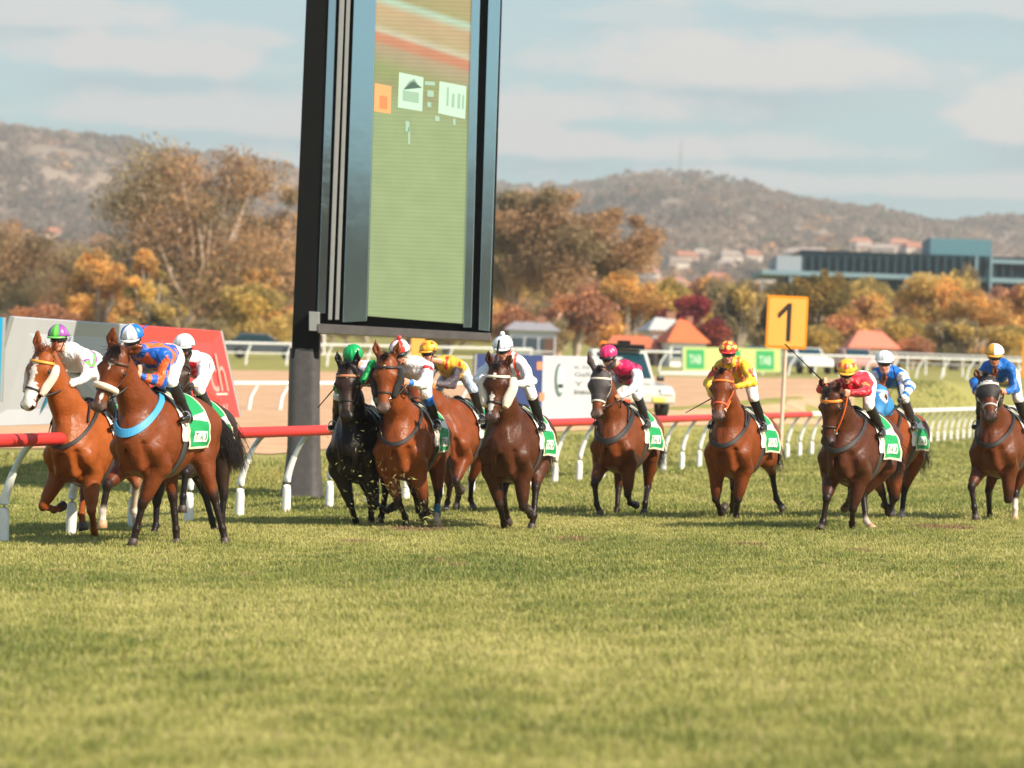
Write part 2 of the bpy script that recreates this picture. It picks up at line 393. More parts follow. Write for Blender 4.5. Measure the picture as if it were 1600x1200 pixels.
# ------------------------------------------------------------------ ground, grass, dirt, hills
def ground_mat(kind):
    m = bpy.data.materials.new(kind); m.use_nodes = True; nt = m.node_tree; b = nt.nodes['Principled BSDF']; b.inputs['Roughness'].default_value = .95; b.inputs['Specular IOR Level'].default_value = .1
    tc = nn(nt, 'ShaderNodeTexCoord'); P = tc.outputs['Object']
    def noise(s, d=5):
        t = nn(nt, 'ShaderNodeTexNoise'); t.inputs['Scale'].default_value = s; t.inputs['Detail'].default_value = d; lk(nt, P, t.inputs[0]); return t.outputs[0]
    def ramp(f, a, c0, z, c1):
        r = nn(nt, 'ShaderNodeValToRGB'); r.color_ramp.elements[0].position = a; r.color_ramp.elements[0].color = tuple(c0) + (1,)
        r.color_ramp.elements[1].position = z; r.color_ramp.elements[1].color = tuple(c1) + (1,); lk(nt, f, r.inputs[0]); return r.outputs[0]
    if kind == 'turf':
        c = ramp(noise(.9), .35, (.255, .24, .07), .68, (.36, .325, .11))
        c = mixc(nt, mathn(nt, 'MULTIPLY', mathn(nt, 'SUBTRACT', noise(5.0), .62), 5, clamp=True), c, (.32, .26, .12))
        c = mixc(nt, mathn(nt, 'MULTIPLY', mathn(nt, 'SUBTRACT', noise(.12, 3), .5), 3, clamp=True), c, (.235, .235, .065))
        h = noise(60)
    elif kind == 'dirt':
        c = ramp(noise(.8), .3, (.50, .30, .17), .7, (.62, .40, .25)); h = noise(12)
    else:
        n1 = noise(.006, 8); n2 = noise(.03, 6)
        c = ramp(n1, .38, (.24, .185, .14), .66, (.33, .25, .19))
        c = mixc(nt, mathn(nt, 'MULTIPLY', mathn(nt, 'SUBTRACT', n2, .52), 6, clamp=True), c, (.26, .22, .17))
        h = n2
    lk(nt, c, b.inputs['Base Color'])
    bp = nn(nt, 'ShaderNodeBump'); bp.inputs['Strength'].default_value = .5; bp.inputs['Distance'].default_value = .03 if kind != 'hill' else 4; lk(nt, h, bp.inputs['Height']); lk(nt, bp.outputs[0], b.inputs['Normal'])
    return m
def grid_sheet(name, xs, ys, zf, m, kind='structure'):
    XX, YY = np.meshgrid(xs, ys, indexing='ij'); P = np.stack([XX, YY, zf(XX, YY)], -1).reshape(-1, 3); n = len(ys)
    i, j = np.meshgrid(np.arange(len(xs) - 1), np.arange(n - 1), indexing='ij')
    F = np.stack([i * n + j, (i + 1) * n + j, (i + 1) * n + j + 1, i * n + j + 1], -1).reshape(-1, 4)
    o = mesh_np(name, P, F, m); tag(o, kind=kind); return o
M_TURF = ground_mat('turf')
grid_sheet('ground', np.concatenate([np.linspace(-700, -45, 24), np.linspace(-40, 60, 101), np.linspace(70, 800, 24)]),
           np.concatenate([np.linspace(-160, -25, 10), np.linspace(-20, 160, 181), np.linspace(165, 1000, 80)]), lambda X, Y: ground(X, Y), M_TURF)
# sand training track beyond the inside rail (left of it) curving away to the right
def dirt_sheet():
    rows = []
    Y = np.linspace(66, 158, 60); T = np.linspace(0, 1, 60)
    x_in = sand_edge(Y); x_out = np.full_like(Y, -70)
    XX = x_out[:, None] + (x_in - x_out)[:, None] * T[None]; YY = np.repeat(Y[:, None], 60, 1)
    P = np.stack([XX, YY, ground(XX, YY) + .02], -1).reshape(-1, 3); i, j = np.meshgrid(np.arange(59), np.arange(59), indexing='ij')
    F = np.stack([i * 60 + j, i * 60 + j + 1, (i + 1) * 60 + j + 1, (i + 1) * 60 + j], -1).reshape(-1, 4)
    tag(mesh_np('track', P, F, ground_mat('dirt')), kind='structure')
dirt_sheet()
# hills from the ridge line seen along the horizon, built 2.6 km away
ridge = np.array([(-700, 260), (-300, 215), (0, 192), (60, 202), (120, 212), (190, 226), (300, 250), (460, 272), (640, 284), (760, 284), (850, 286), (930, 280), (1000, 266), (1050, 276), (1125, 272), (1200, 288), (1300, 304), (1400, 322), (1480, 334), (1600, 334), (1800, 318), (2300, 300)], float)
def hill_z():
    YR = 2600.0; rx = []; rz = []
    for px, py in ridge: p = at(px, py + 10, YR); rx.append(p[0]); rz.append(p[2])
    rx = np.array(rx); rz = np.array(rz); r = np.random.default_rng(3)
    xs = np.linspace(-560, 800, 420); ys = np.concatenate([np.linspace(880, 2600, 170), np.linspace(2620, 3200, 12)])
    K = [(r.normal(0, 1, 2), r.uniform(0, 6.28), wl) for wl in (420, 300, 210, 150, 110, 80, 60, 60, 42, 42, 30, 30) for _ in range(3)]
    def f(X, Y):
        t = np.clip((Y - 900) / 1700, 0, 1); prof = np.interp(X * 2600 / np.maximum(Y, 1), rx, rz)
        base = ground(X, np.full_like(X, 900.0))
        z = base + (prof - base) * (t ** 1.35)
        n = 0
        for k, ph, wl in K: k = k / np.linalg.norm(k) * 2 * math.pi / wl; n = n + np.sin(k[0] * X + k[1] * Y * .5 + ph) * wl * .012
        z = z + n * np.clip(t * 3, 0, 1) * np.where(t > .93, .35, 1.0)
        return np.where(Y > 2600, prof - (Y - 2600) * .35, z)
    return xs, ys, f
HXS, HYS, HZ = hill_z()
grid_sheet('hill', HXS, HYS, HZ, ground_mat('hill'))

def grass():
    SPOTS = [(at(px, py, 30)[0] * 0 + (px - 800) / 5200 * (1.7 * 5200 / (py - 608)), 1.7 * 5200 / (py - 608), r) for px, py, r in ((780, 1078, .05), (690, 880, .16), (725, 886, .12), (1020, 902, .05), (400, 905, .1), (1480, 820, .5), (660, 830, .5), (250, 872, .1), (1180, 850, .2), (900, 845, .3), (100, 900, .12), (560, 850, .25), (1350, 858, .2), (300, 960, .07))]
    rng = np.random.default_rng(11); Vs, Fs, Cs = [], [], []; base = 0
    def patch(Y0, Y1, dens, hgt, w, lo=-.23, hi=.23):
        nonlocal base
        n = int(dens * (Y1 - Y0) * ((Y0 + Y1) / 2) * (hi - lo))
        Y = np.sqrt(rng.uniform(Y0 ** 2, Y1 ** 2, n)); X = Y * rng.uniform(lo, hi, n)
        keep = (X < 22) & ~((Y > 64) & (Y < 160) & (X < sand_edge(Y) + .4))
        cl = np.sin(X * 3.1 + np.sin(Y * 2.3) * 2) * np.sin(Y * 2.7 + np.sin(X * 1.9) * 2) + .6 * np.sin(X * 9 + Y * 4) * np.sin(Y * 8 - X * 5)
        big = np.sin(X * .9 + 1.3 * np.sin(Y * .35)) * np.sin(Y * .55 + X * .3)
        X, Y, cl, big = X[keep], Y[keep], cl[keep], big[keep]; n = len(X)
        Z = ground(X, Y) - .005
        H = hgt * rng.uniform(.45, 1.15, n) * (1 + .28 * cl) * (1 + .12 * big); W = w * rng.uniform(.7, 1.3, n)
        a = rng.uniform(0, 2 * math.pi, n); lean = rng.normal(0, .42, (n, 2)) + np.array([-.12, .05])
        sx, sy = np.cos(a) * W, np.sin(a) * W
        P = np.stack([X, Y, Z], 1)
        mid = P + np.stack([lean[:, 0] * H * .35, lean[:, 1] * H * .35, H * .6], 1); tip = P + np.stack([lean[:, 0] * H, lean[:, 1] * H, H * (1 - .25 * np.linalg.norm(lean, axis=1).clip(0, 1))], 1)
        S = np.stack([sx, sy, 0 * sx], 1)
        V = np.stack([P - S, P + S, mid + S * .75, mid - S * .75, tip], 1).reshape(-1, 3)
        b = base + np.arange(n)[:, None] * 5
        Vs.append(V); Fs.append((b + [0, 1, 2, 3], b + [3, 2, 4])); base += 5 * n
        g = np.array([.36, .355, .10]); y = np.array([.54, .49, .19]); d = np.array([.16, .205, .05]); st = np.array([.62, .50, .28])
        t = np.clip(rng.normal(.42, .25, n) - .24 * cl - .26 * big + .26 * np.exp(-((Y + .3 * X - 22.5) / 3.2) ** 2) - .14 * np.exp(-((Y - .4 * X - 30.5) / 1.8) ** 2) + .16 * np.exp(-((Y + .1 * X - 40) / 5) ** 2), 0, 1)[:, None]
        c = np.where(t < .5, d + (g - d) * t * 2, g + (y - g) * (t - .5) * 2)
        dry = rng.uniform(0, 1, n) < .05 + .05 * (cl < -.8); c[dry] = st * rng.uniform(.6, 1, (dry.sum(), 1))
        for sx_, sy_, sr_ in SPOTS:
            if Y0 - 1 < sy_ < Y1 + 1:
                dd = ((X - sx_) / sr_) ** 2 + ((Y - sy_) / (sr_ * 1.6)) ** 2; mk = dd < rng.uniform(.3, 1.1, n)
                c[mk] = np.array([.36, .24, .13]) * rng.uniform(.5, 1.2, (mk.sum(), 1))
        c = c * rng.uniform(.8, 1.2, (n, 1))
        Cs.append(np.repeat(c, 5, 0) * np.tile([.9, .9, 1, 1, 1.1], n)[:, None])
    patch(11.5, 20, 2500, .060, .0032); patch(20, 30, 2000, .060, .0038); patch(30, 44, 1500, .058, .0046); patch(44, 62, 420, .07, .0075); patch(62, 100, 110, .08, .014); patch(100, 150, 30, .09, .03)
    F4 = np.concatenate([f[0] for f in Fs]); F3 = np.concatenate([f[1] for f in Fs])
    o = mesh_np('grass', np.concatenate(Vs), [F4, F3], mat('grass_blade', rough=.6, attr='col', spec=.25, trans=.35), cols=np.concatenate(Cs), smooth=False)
    tag(o, 'short green racecourse grass with yellow dry blades', 'grass', kind='stuff')
grass()

# ------------------------------------------------------------------ trees
M_LEAF = mat('foliage', rough=.7, attr='col', spec=.15, trans=.42); M_BARK = mat('bark', rough=.85, attr='col', noise=.35, nscale=3, bump=.5, bscale=10)
def tree_mesh(rng, Ht, Wd, cols, leaf=.32, nleaf=9000, open_=.35, bark=(.42, .34, .27), trunk_h=.28, nblob=26, lean=0, tr=.35, droop=0.0):
    mb = MB(); base = np.zeros(3); top = np.array([lean * Ht, 0, Ht * trunk_h]); blobs = []
    bc = np.array(bark)
    p = [base - [0, 0, .6], base * .5 + top * .5 + rng.normal(0, .15, 3), top]; mb.tube(p, [tr * 1.25, tr * .9, tr * .75], 9, col=bc)
    for i in range(nblob):
        u = rng.uniform(0, 1); th = rng.uniform(0, 2 * math.pi); r = Wd * .5 * math.sqrt(rng.uniform(.05, 1)) * (math.sin(math.pi * (.18 + .72 * u)) ** .6) * .85
        c = np.array([lean * Ht + r * math.cos(th), r * math.sin(th) * .8, Ht * (trunk_h + .06 + (.86 - trunk_h) * u)])
        br = rng.uniform(.13, .23) * min(Wd, Ht) * (1.1 - .4 * u) * rng.uniform(.7, 1.1)
        blobs.append((c, br, rng.integers(len(cols)), rng.uniform(.78, 1.2)))
        if rng.uniform() < .75:
            k = rng.uniform(.35, 1); s0 = p[1] * (1 - k) + top * k; m = s0 * .45 + c * .55 + np.array([0, 0, -.08 * Ht * rng.uniform(0, 1)]) + rng.normal(0, .02 * Ht, 3)
            mb.tube([s0, m, c], [tr * rng.uniform(.3, .55), tr * .22, tr * .07], 6, col=bc * rng.uniform(.8, 1.25))
    V, F, C = [], [], []
    w = np.array([b[1] ** 2 for b in blobs]); w /= w.sum(); cnt = (w * nleaf * 1.9).astype(int)
    for (c, br, ci, tone), n in zip(blobs, cnt):
        d = rng.normal(0, 1, (n, 3)); d /= np.linalg.norm(d, axis=1)[:, None]; rr = br * 1.22 * (rng.uniform(.1, 1, n) ** .62)
        q = c + d * rr[:, None] * [1.15, 1.15, .80 + droop]; q[:, 2] -= droop * rng.uniform(0, 1, n) * br
        q = q[rng.uniform(0, 1, len(q)) > open_ * (np.sin(q[:, 0] * 2.3) * np.sin(q[:, 2] * 2.9) * np.sin(q[:, 1] * 2.1) > .02)]
        n = len(q); a = rng.normal(0, 1, (n, 3)); a /= np.linalg.norm(a, axis=1)[:, None]; b = np.cross(a, rng.normal(0, 1, (n, 3))); b /= np.linalg.norm(b, axis=1)[:, None]
        s = leaf * .85 * rng.uniform(.5, 1.2, (n, 1)); V.append(np.stack([q - a * s * .5, q + b * s * .35, q + a * s * .5, q - b * s * .35], 1).reshape(-1, 3))
        col = np.array(cols[ci]) * tone * rng.uniform(.65, 1.35, (n, 1)); C.append(np.repeat(col, 4, 0))
    V = np.concatenate(V); F = np.arange(len(V)).reshape(-1, 4)
    return mb, V, F, np.concatenate(C)
TREE_BANK = {}
def tree(key, x, y, Ht, Wd, label, cat='tree', seed=0, group=None, sink=0, rz=0.0, name='tree', **kw):
    if key in TREE_BANK:
        ro, H0, W0 = TREE_BANK[key]
        r = ro.copy(); sc.collection.objects.link(r)
        for ch in ro.children:
            c = ch.copy(); sc.collection.objects.link(c); c.parent = r
        r.scale = (Wd / W0, Wd / W0, Ht / H0)
    else:
        rng = np.random.default_rng(seed); mb, V, F, C = tree_mesh(rng, Ht, Wd, **kw)
        r = empty(name); mb.build('trunk', M_BARK, r, smooth=True, colors=True); mesh_np('crown', V, F, M_LEAF, r, cols=C, smooth=False); TREE_BANK[key] = (r, Ht, Wd)
    r.location = (x, y, float(ground(x, y)) - sink) if y < 900 else (x, y, float(HZ(np.array([x]), np.array([y]))[0]) - sink); r.rotation_euler = (0, 0, rz)
    tag(r, label, cat, group); return r
GUM = [(.46, .28, .15), (.40, .26, .14), (.32, .24, .13), (.50, .31, .16), (.36, .27, .15)]
OLV = [(.38, .29, .15), (.31, .25, .13), (.45, .33, .16)]
ORA = [(.76, .42, .13), (.68, .40, .14), (.60, .37, .14), (.80, .48, .15)]
GOL = [(.68, .47, .13), (.60, .43, .14), (.52, .40, .14)]
BUR = [(0.300, 0.038, 0.053), (0.240, 0.045, 0.060), (0.390, 0.075, 0.060)]
GRN = [(0.144, 0.162, 0.054), (0.198, 0.198, 0.063), (0.108, 0.135, 0.054)]
PNK = [(0.525, 0.250, 0.150), (0.450, 0.225, 0.138), (0.600, 0.275, 0.125)]
def T(key, px, Y, ytop, wpx, label, cols, sink=0, group='trees beyond the course', **kw):
    s = FPX / Y; x = at(px, 560, Y)[0]; zt = at(px, ytop, Y)[2]; g = float(ground(x, Y)); kw.setdefault('nleaf', 5000)
    tree(key, x, Y, zt - g, wpx / s * 1.15, label, group=group, cols=cols, seed=int(px * 7 + ytop), **kw)
T('gumA', 300, 250, 222, 275, 'tall brown leaved gum tree with pale bare limbs left of the screen post', GUM, nleaf=24000, nblob=34, trunk_h=.24, tr=.6, open_=.5, bark=(.62, .47, .38), leaf=.34, name='gum_tree')
T('gumB', 25, 260, 335, 190, 'broad brown gum tree at the left edge behind the grey board', GUM + OLV, nleaf=12000, nblob=36, trunk_h=.2, tr=.4, bark=(.5, .38, .3), name='gum_tree')
T('gumC', 425, 262, 268, 120, 'brown gum tree partly behind the black screen post', GUM, nleaf=12000, nblob=30, trunk_h=.25, tr=.4, name='gum_tree')
T('gumD', 865, 250, 282, 150, 'tall gum tree with rounded clumps just right of the screen', GUM, nleaf=14000, nblob=30, trunk_h=.33, tr=.6, bark=(.55, .36, .26), leaf=.34, name='gum_tree')
T('gumE', 800, 255, 285, 110, 'gum tree rising behind the right side of the screen', GUM + OLV, nleaf=10000, nblob=24, trunk_h=.35, tr=.5, bark=(.5, .34, .25), name='gum_tree')
T('gumF', 950, 256, 318, 115, 'leaning gum tree with small tufted crown right of the screen', GUM, nleaf=7000, nblob=14, trunk_h=.5, tr=.3, lean=.05, name='gum_tree')
T('gumG', 640, 262, 300, 240, 'dense gum tree hidden behind the screen', GUM + GRN, nleaf=9000, nblob=30, name='gum_tree')
T('oakA', 700, 240, 470, 150, 'low olive tree showing beneath the screen', OLV, nleaf=4000)
T('oraA', 150, 236, 388, 90, 'orange autumn tree between the two big gums on the left', ORA, nleaf=9000, nblob=40, trunk_h=.08)
T('oraB', 225, 232, 375, 70, 'narrow orange tree in front of the big gum', ORA + GOL, nleaf=5000, nblob=18, trunk_h=.12)
T('golA', 385, 230, 440, 100, 'golden autumn tree low beside the screen post', GOL, nleaf=6000, nblob=24, trunk_h=.08)
T('oraC', 402, 240, 410, 60, 'small orange tree peeping over the golden one', ORA, nleaf=4000)
T('gumA', 100, 250, 420, 120, 'olive brown bushy tree behind the green and purple cap', OLV)
T('oakB', 250, 222, 470, 110, 'dull brown bush tree behind the blue and white cap', OLV + GOL, nleaf=5000, trunk_h=.1)
T('oraA', 975, 238, 420, 100, 'orange autumn tree above the pink cap', ORA)
T('pnkA', 900, 225, 440, 90, 'bare pinkish tree beside the grey board on the right', PNK, nleaf=4000, open_=.7)
T('golA', 1035, 240, 430, 70, 'golden tree left of the burgundy one', GOL)
T('burA', 1078, 217, 466, 88, 'round burgundy leaved tree above the orange roofed house', BUR, nleaf=6000, nblob=22, trunk_h=.12, name='maple_tree')
T('burA', 1040, 236, 495, 40, 'small burgundy tree left of the larger one', BUR, name='maple_tree')
T('oakB', 1150, 260, 440, 120, 'brownish tree left of the number sign', OLV)
T('grnA', 1262, 262, 435, 170, 'wide olive green tree behind the number one sign', [(.26, .19, .05), (.19, .15, .045), (.34, .22, .055)], nleaf=12000, nblob=34, trunk_h=.12, leaf=.4)
T('golA', 1275, 226, 505, 62, 'golden tree right of the number one sign', GOL)
T('oraD', 1345, 250, 458, 90, 'pale orange tree above the white cap', ORA + GOL + PNK, nleaf=9000, nblob=40, trunk_h=.05)
T('oraE', 1455, 255, 428, 130, 'large orange autumn tree in front of the teal building', ORA + GOL, nleaf=16000, nblob=60, trunk_h=.05)
T('oraA', 1520, 250, 448, 90, 'orange tree left of the far right rider', ORA)
T('oraD', 1585, 258, 440, 90, 'orange tree at the right edge', ORA)
T('golA', 1400, 232, 492, 80, 'golden brown tree behind the pale pink roof', GOL)
T('oakB', 1490, 228, 500, 120, 'brown tree above the far right rail', OLV)
T('golA', 1570, 226, 505, 90, 'golden tree low at the right edge', GOL)
T('pnkA', 1425, 222, 520, 50, 'bare grey pink bush by the right rail', PNK)
T('oakB', 1110, 244, 505, 80, 'low brown tree between the house and the sign', OLV)
T('gumB', 540, 250, 420, 100, 'dark tree behind the left side of the screen frame', OLV)
T('oakA', 860, 222, 500, 90, 'low dark bush tree behind the white pompon cap', GRN)
T('pnkA', 790, 224, 470, 70, 'sparse pinkish tree behind the screen corner', PNK)
T('pnkA', 60, 232, 470, 90, 'sparse pink brown tree over the grey board', PNK)
T('oakA', 330, 220, 500, 80, 'low olive bush under the big gum', OLV)
for i, px in enumerate(np.linspace(-360, 1860, 44)):      # hedge row of middling trees further back
    k = ['oakB', 'gumB', 'oraD', 'golA', 'grnA', 'pnkA'][(i * 5) % 6]; Yb = 330 + 40 * math.sin(i * 2.1)
    T(k, px, Yb, 440 + 22 * math.sin(i * 1.7) - (10 if px < 500 else 0), 85, 'small autumn tree in the row behind the near trees', OLV, group='small trees in the back row')
for i, (x, y) in enumerate([(-22, -62), (-12, -70), (-4, -64), (7, -72), (16, -60), (26, -68), (-34, -75)]):
    tree(['gumB', 'oakB', 'gumC'][i % 3], x, y, 13 + i % 3, 13, 'broad tree standing behind the camera side of the track', cols=OLV, group='trees behind the camera')
def town():
    rng = np.random.default_rng(5)
    for i in range(150):
        px = rng.uniform(-50, 1650); Y = rng.uniform(420, 880)
        if 1150 < px and Y < 640: continue
        tall = .6 if px > 900 else 1
        k = ['oakB', 'gumC', 'oraD', 'golA', 'grnA', 'pnkA', 'gumB', 'oakA'][rng.integers(8)]
        x = at(px, 560, Y)[0]; tree(k, x, Y, rng.uniform(8, 14) * tall, rng.uniform(8, 14) * tall, 'distant tree standing among the houses of the town', group='distant trees in the town', rz=rng.uniform(0, 6), cols=OLV)
town()
# woodland covering the hills
def wood():
    rng = np.random.default_rng(21); n = 23000; Y = rng.uniform(950, 2600, n) ; px = rng.uniform(-700, 2000, n)
    X = (px - 800) / FPX * Y; Z = HZ(X, Y); Vs, Cs = [], []
    pal = np.array([(.27, .205, .155), (.30, .225, .17), (.24, .195, .145), (.33, .245, .18), (.20, .19, .13), (.42, .25, .13)])
    ci = rng.choice(6, n, p=[.28, .25, .18, .16, .09, .04]); R = rng.uniform(2.5, 5.8, n)
    m = 18
    d = rng.normal(0, 1, (n, m, 3)); d /= np.linalg.norm(d, axis=2)[..., None]; d[..., 2] = np.abs(d[..., 2]) * .7
    q = np.stack([X, Y, Z + R * .3], 1)[:, None] + d * R[:, None, None]
    a = rng.normal(0, 1, (n, m, 3)); a /= np.linalg.norm(a, axis=2)[..., None]; b = np.cross(a, rng.normal(0, 1, (n, m, 3))); b /= np.linalg.norm(b, axis=2)[..., None]
    s = R[:, None, None] * rng.uniform(.22, .45, (n, m, 1))
    V = np.stack([q - a * s, q + b * s, q + a * s, q - b * s], 2).reshape(-1, 3)
    low = 1 + .22 * np.sin(X * .021 + np.sin(Y * .006) * 2) * np.sin(Y * .008 + X * .009) + .12 * np.sin(X * .05 + Y * .013)
    C = np.repeat(1.15 * pal[ci] * rng.uniform(.88, 1.12, (n, 1)) * low[:, None], m * 4, 0)
    o = mesh_np('woodland', V, np.arange(len(V)).reshape(-1, 4), mat('distant_foliage', rough=.95, attr='col', spec=.0, trans=.5), cols=C, smooth=False)
    tag(o, 'grey brown woodland covering the far hills', 'woodland', kind='stuff')
wood()
# ------------------------------------------------------------------ rail, boards, screen, signs, buildings, vehicles
M_WHITE = mat('white_plastic', (.80, .79, .76), rough=.45, noise=.05, nscale=6)
M_ALU = mat('aluminium', (.50, .55, .55), rough=.4, metal=.4, noise=.06)
M_REDP = mat('red_rail_plastic', L(206, 52, 50), rough=.5, noise=.05, nscale=4)
M_DARK = mat('black_steel', (.005, .005, .005), rough=.55, spec=.12, noise=.2, nscale=3)
M_GREY = mat('galvanised', (.30, .30, .29), rough=.5, metal=.3, noise=.1)
def running_rail():
    root = empty('running_rail', (float(rail_x(30.0)), 30.0, float(ground(rail_x(30.0), 30.0))))
    o0 = np.array(root.location); dr = nrm([.2542, 1, 0]); side = np.array([dr[1], -dr[0], 0])
    Ys = np.arange(26.0, 146, 1.0)
    def top(Y): x = rail_x(Y); return np.array([x, Y, float(ground(x, Y)) + 1.12]) + side * .33 - o0
    for nm, m, a, b in (('top_rail', M_REDP, 26, 86.5), ('top_rail', M_WHITE, 86.5, 146)):
        pts = [top(Y) for Y in np.arange(a, b + .01, 1.89)]
        MB().tube(pts, .078, 12, flat=.92, up=(0, 0, 1)).build(nm, m, root, smooth=True)
    Y0 = 26.6 - .25; k = 0; proto = None
    while Y0 + k * 1.89 < 146:
        Y = Y0 + k * 1.89; x = rail_x(Y); g = np.array([x, Y, float(ground(x, Y))]) - o0
        if proto is None:
            m = MB(); t = np.linspace(0, 1, 12)
            # white sleeve: straight then starting to curve
            c = lambda u: np.array([0, 0, 0]) + side * (.02 + .34 * max(0, u - .40) ** 1.25 / (.62 ** 1.25)) + np.array([0, 0, 1.10 * (u if u < .4 else .4 + .6 * math.sin((u - .4) / .6 * 1.35) / math.sin(1.35))])
            P = [c(u) for u in np.linspace(0, 1.0, 22)]
            m.tube([p for p in P[:3]] + [P[6]], [.062, .062, .060, .058], 12); m.tube(P[6:14], [.052, .052, .051, .050, .048, .046, .044, .042], 12)
            po = m.build('post_sleeve', M_WHITE, root, smooth=True)
            m2 = MB(); m2.tube(P[13:], .034, 10); p2 = m2.build('arm', M_ALU, po, smooth=True)
            po.location = tuple(g); proto = (po, p2)
        else:
            po = proto[0].copy(); sc.collection.objects.link(po); po.location = tuple(g); po.parent = root
            p2 = proto[1].copy(); sc.collection.objects.link(p2); p2.parent = po
        k += 1
    tag(root, 'long curved post running rail, red near and white far, beside the racing horses', 'rail')
running_rail()
def flat_rail(name, label, A, B, h, n, mat_, gn, slant=.25, double=False, group=None):
    A = np.array([*A, 0.0]); B = np.array([*B, 0.0]); A[2] = ground(A[0], A[1]); root = empty(name, tuple(A)); d = B - A; P = []
    pts = []
    for t in np.linspace(0, 1, n):
        q = A + d * t; q[2] = ground(q[0], q[1]); pts.append(q - A)
    m = MB(); m.tube([p + [0, 0, h] for p in pts], .06, 8); 
    if double: m.tube([p + [0, 0, h * .55] for p in pts], .04, 6)
    m.build('top_rail', mat_, root, smooth=True)
    pr = None
    for p in pts:
        if pr is None:
            mm = MB(); mm.tube([(-slant, 0, 0), (-slant * .8, 0, h * .5), (0, 0, h)], [.06, .055, .04], 8); pr = mm.build('post', mat_, root, smooth=True); pr.location = tuple(p)
        else:
            c = pr.copy(); sc.collection.objects.link(c); c.parent = root; c.location = tuple(p)
    tag(root, label, 'rail', group)
xl = lambda px, Y: at(px, 600, Y)[0]
flat_rail('running_rail', 'plain white rail across the sandy track behind the screen post', (xl(355, 92), 92), (xl(960, 97), 97), .75, 14, M_WHITE, '')
flat_rail('running_rail', 'far white double rail beyond the sandy track on the left', (xl(-60, 168), 168), (xl(830, 172), 172), 1.1, 15, M_WHITE, '', double=True)
flat_rail('running_rail', 'far white rail with slanted posts beyond the sandy track on the right', (xl(960, 176), 176), (xl(1680, 180), 180), 1.1, 19, M_WHITE, '', slant=.45)
flat_rail('running_rail', 'white fence rail behind the far rail at the right edge', (xl(1360, 196), 196), (xl(1680, 190), 190), 1.2, 12, M_WHITE, '', slant=0, double=True)

def board(name, label, P, cols, legs=3, thick=.06, cat='billboard'):
    """four corners: bottom-left, bottom-right, top-right, top-left; cols = list of (u0,u1,material)"""
    P = [np.array(p, float) for p in P]; o0 = P[0].copy(); o0[2] = float(ground(P[0][0], P[0][1])); root = empty(name, tuple(o0)); P = [p - o0 for p in P]
    n = nrm(np.cross(P[1] - P[0], P[3] - P[0])); 
    if n[1] > 0 and abs(n[1]) > .02 or (n @ (P[0] + o0 - np.array([0, 0, 1.7]))) > 0: n = -n
    bl = lambda u, v: (P[0] * (1 - u) + P[1] * u) * (1 - v) + (P[3] * (1 - u) + P[2] * u) * v
    for u0, u1, m, nm in cols:
        mb = MB(); a, b, c, d = bl(u0, 0), bl(u1, 0), bl(u1, 1), bl(u0, 1); k = n * thick
        mb.hexa([a, b, b - k, a - k, d, c, c - k, d - k]); mb.build(nm, m, root, bevel=.008)
    for e0, e1 in ((bl(0, 0), bl(0, 1)), (bl(1, 0), bl(1, 1))): MB().tube([e0 - n * thick * .5, e1 - n * thick * .5], .05, 8).build('edge_post', M_GREY, root, smooth=True)
    for i in range(legs):
        u = (i + .12) / (legs - .76) if legs > 1 else .5
        b0 = bl(u, 0) - n * .10; t0 = bl(u, .5) - n * .10; gz = float(ground(b0[0] + o0[0], b0[1] + o0[1])) - o0[2]
        MB().tube([np.array([b0[0] - .06, b0[1], gz - .05]), b0, t0], .045, 8).build('leg', M_ALU, root, smooth=True)
    tag(root, label, cat); return root, bl, n
def letters(root, s, bl, n, u0, v0, wu, hv, m, off=.004, bold=.0, name='lettering', space=1.0):
    V, F = text_mesh(s, 1.0, bold); w = V[:, 0].max() - V[:, 0].min(); hgt = V[:, 1].max() - V[:, 1].min()
    uu = u0 + (V[:, 0] - V[:, 0].min()) / w * wu; vv = v0 + (V[:, 1] - V[:, 1].min()) / hgt * hv
    mesh_np(name, np.array([bl(a, b) + n * off for a, b in zip(uu, vv)]), F, m, root, smooth=False)
def shape(root, pts, bl, n, m, off=.004, name='emblem'):
    V = [bl(a, b) + n * off for a, b in pts]; c = np.mean(V, 0); V.append(c); k = len(pts)
    mesh_np(name, np.array(V), np.array([[i, (i + 1) % k, k] for i in range(k)]), m, root, smooth=False)
M_BGREY = mat('board_grey', L(180, 182, 188), rough=.5, noise=.04, nscale=1.5); M_BRED = mat('board_red', L(222, 62, 52), rough=.42, noise=.05, nscale=1)
M_BTEAL = mat('board_teal', L(30, 120, 150), rough=.5); M_NAVY = mat('board_navy', L(46, 60, 108), rough=.5); M_TXT = mat('board_black', (.03, .035, .035), rough=.6); M_CYAN = mat('board_cyan', L(0, 140, 185), rough=.5)
r, bl, n = board('billboard', 'long grey and red advertising board leaning behind the red rail on the left',
    [at(-30, 667, 50), at(376, 652, 62.5), at(346, 518, 62.5), at(20, 495, 50)], [(0, .52, M_BGREY, 'grey_panel'), (.52, 1, M_BRED, 'red_panel')], legs=5)
letters(r, 'ulich', bl, n, .80, .30, .17, .44, mat('sign_white', L(232, 150, 138), rough=.6))
shape(r, [(.80, .262), (.96, .262), (.96, .285), (.80, .285)], bl, n, mat('sign_pale', L(236, 190, 180), rough=.6), name='underline')
letters(r, 'www', bl, n, .83, .04, .12, .12, mat('sign_pale_red', L(236, 150, 140), rough=.6))
shape(r, [(.205, .50), (.215, .62), (.250, .88), (.235, .60), (.222, .50)], bl, n, M_BTEAL); shape(r, [(.205, .48), (.215, .30), (.185, .10), (.198, .32)], bl, n, M_BTEAL)
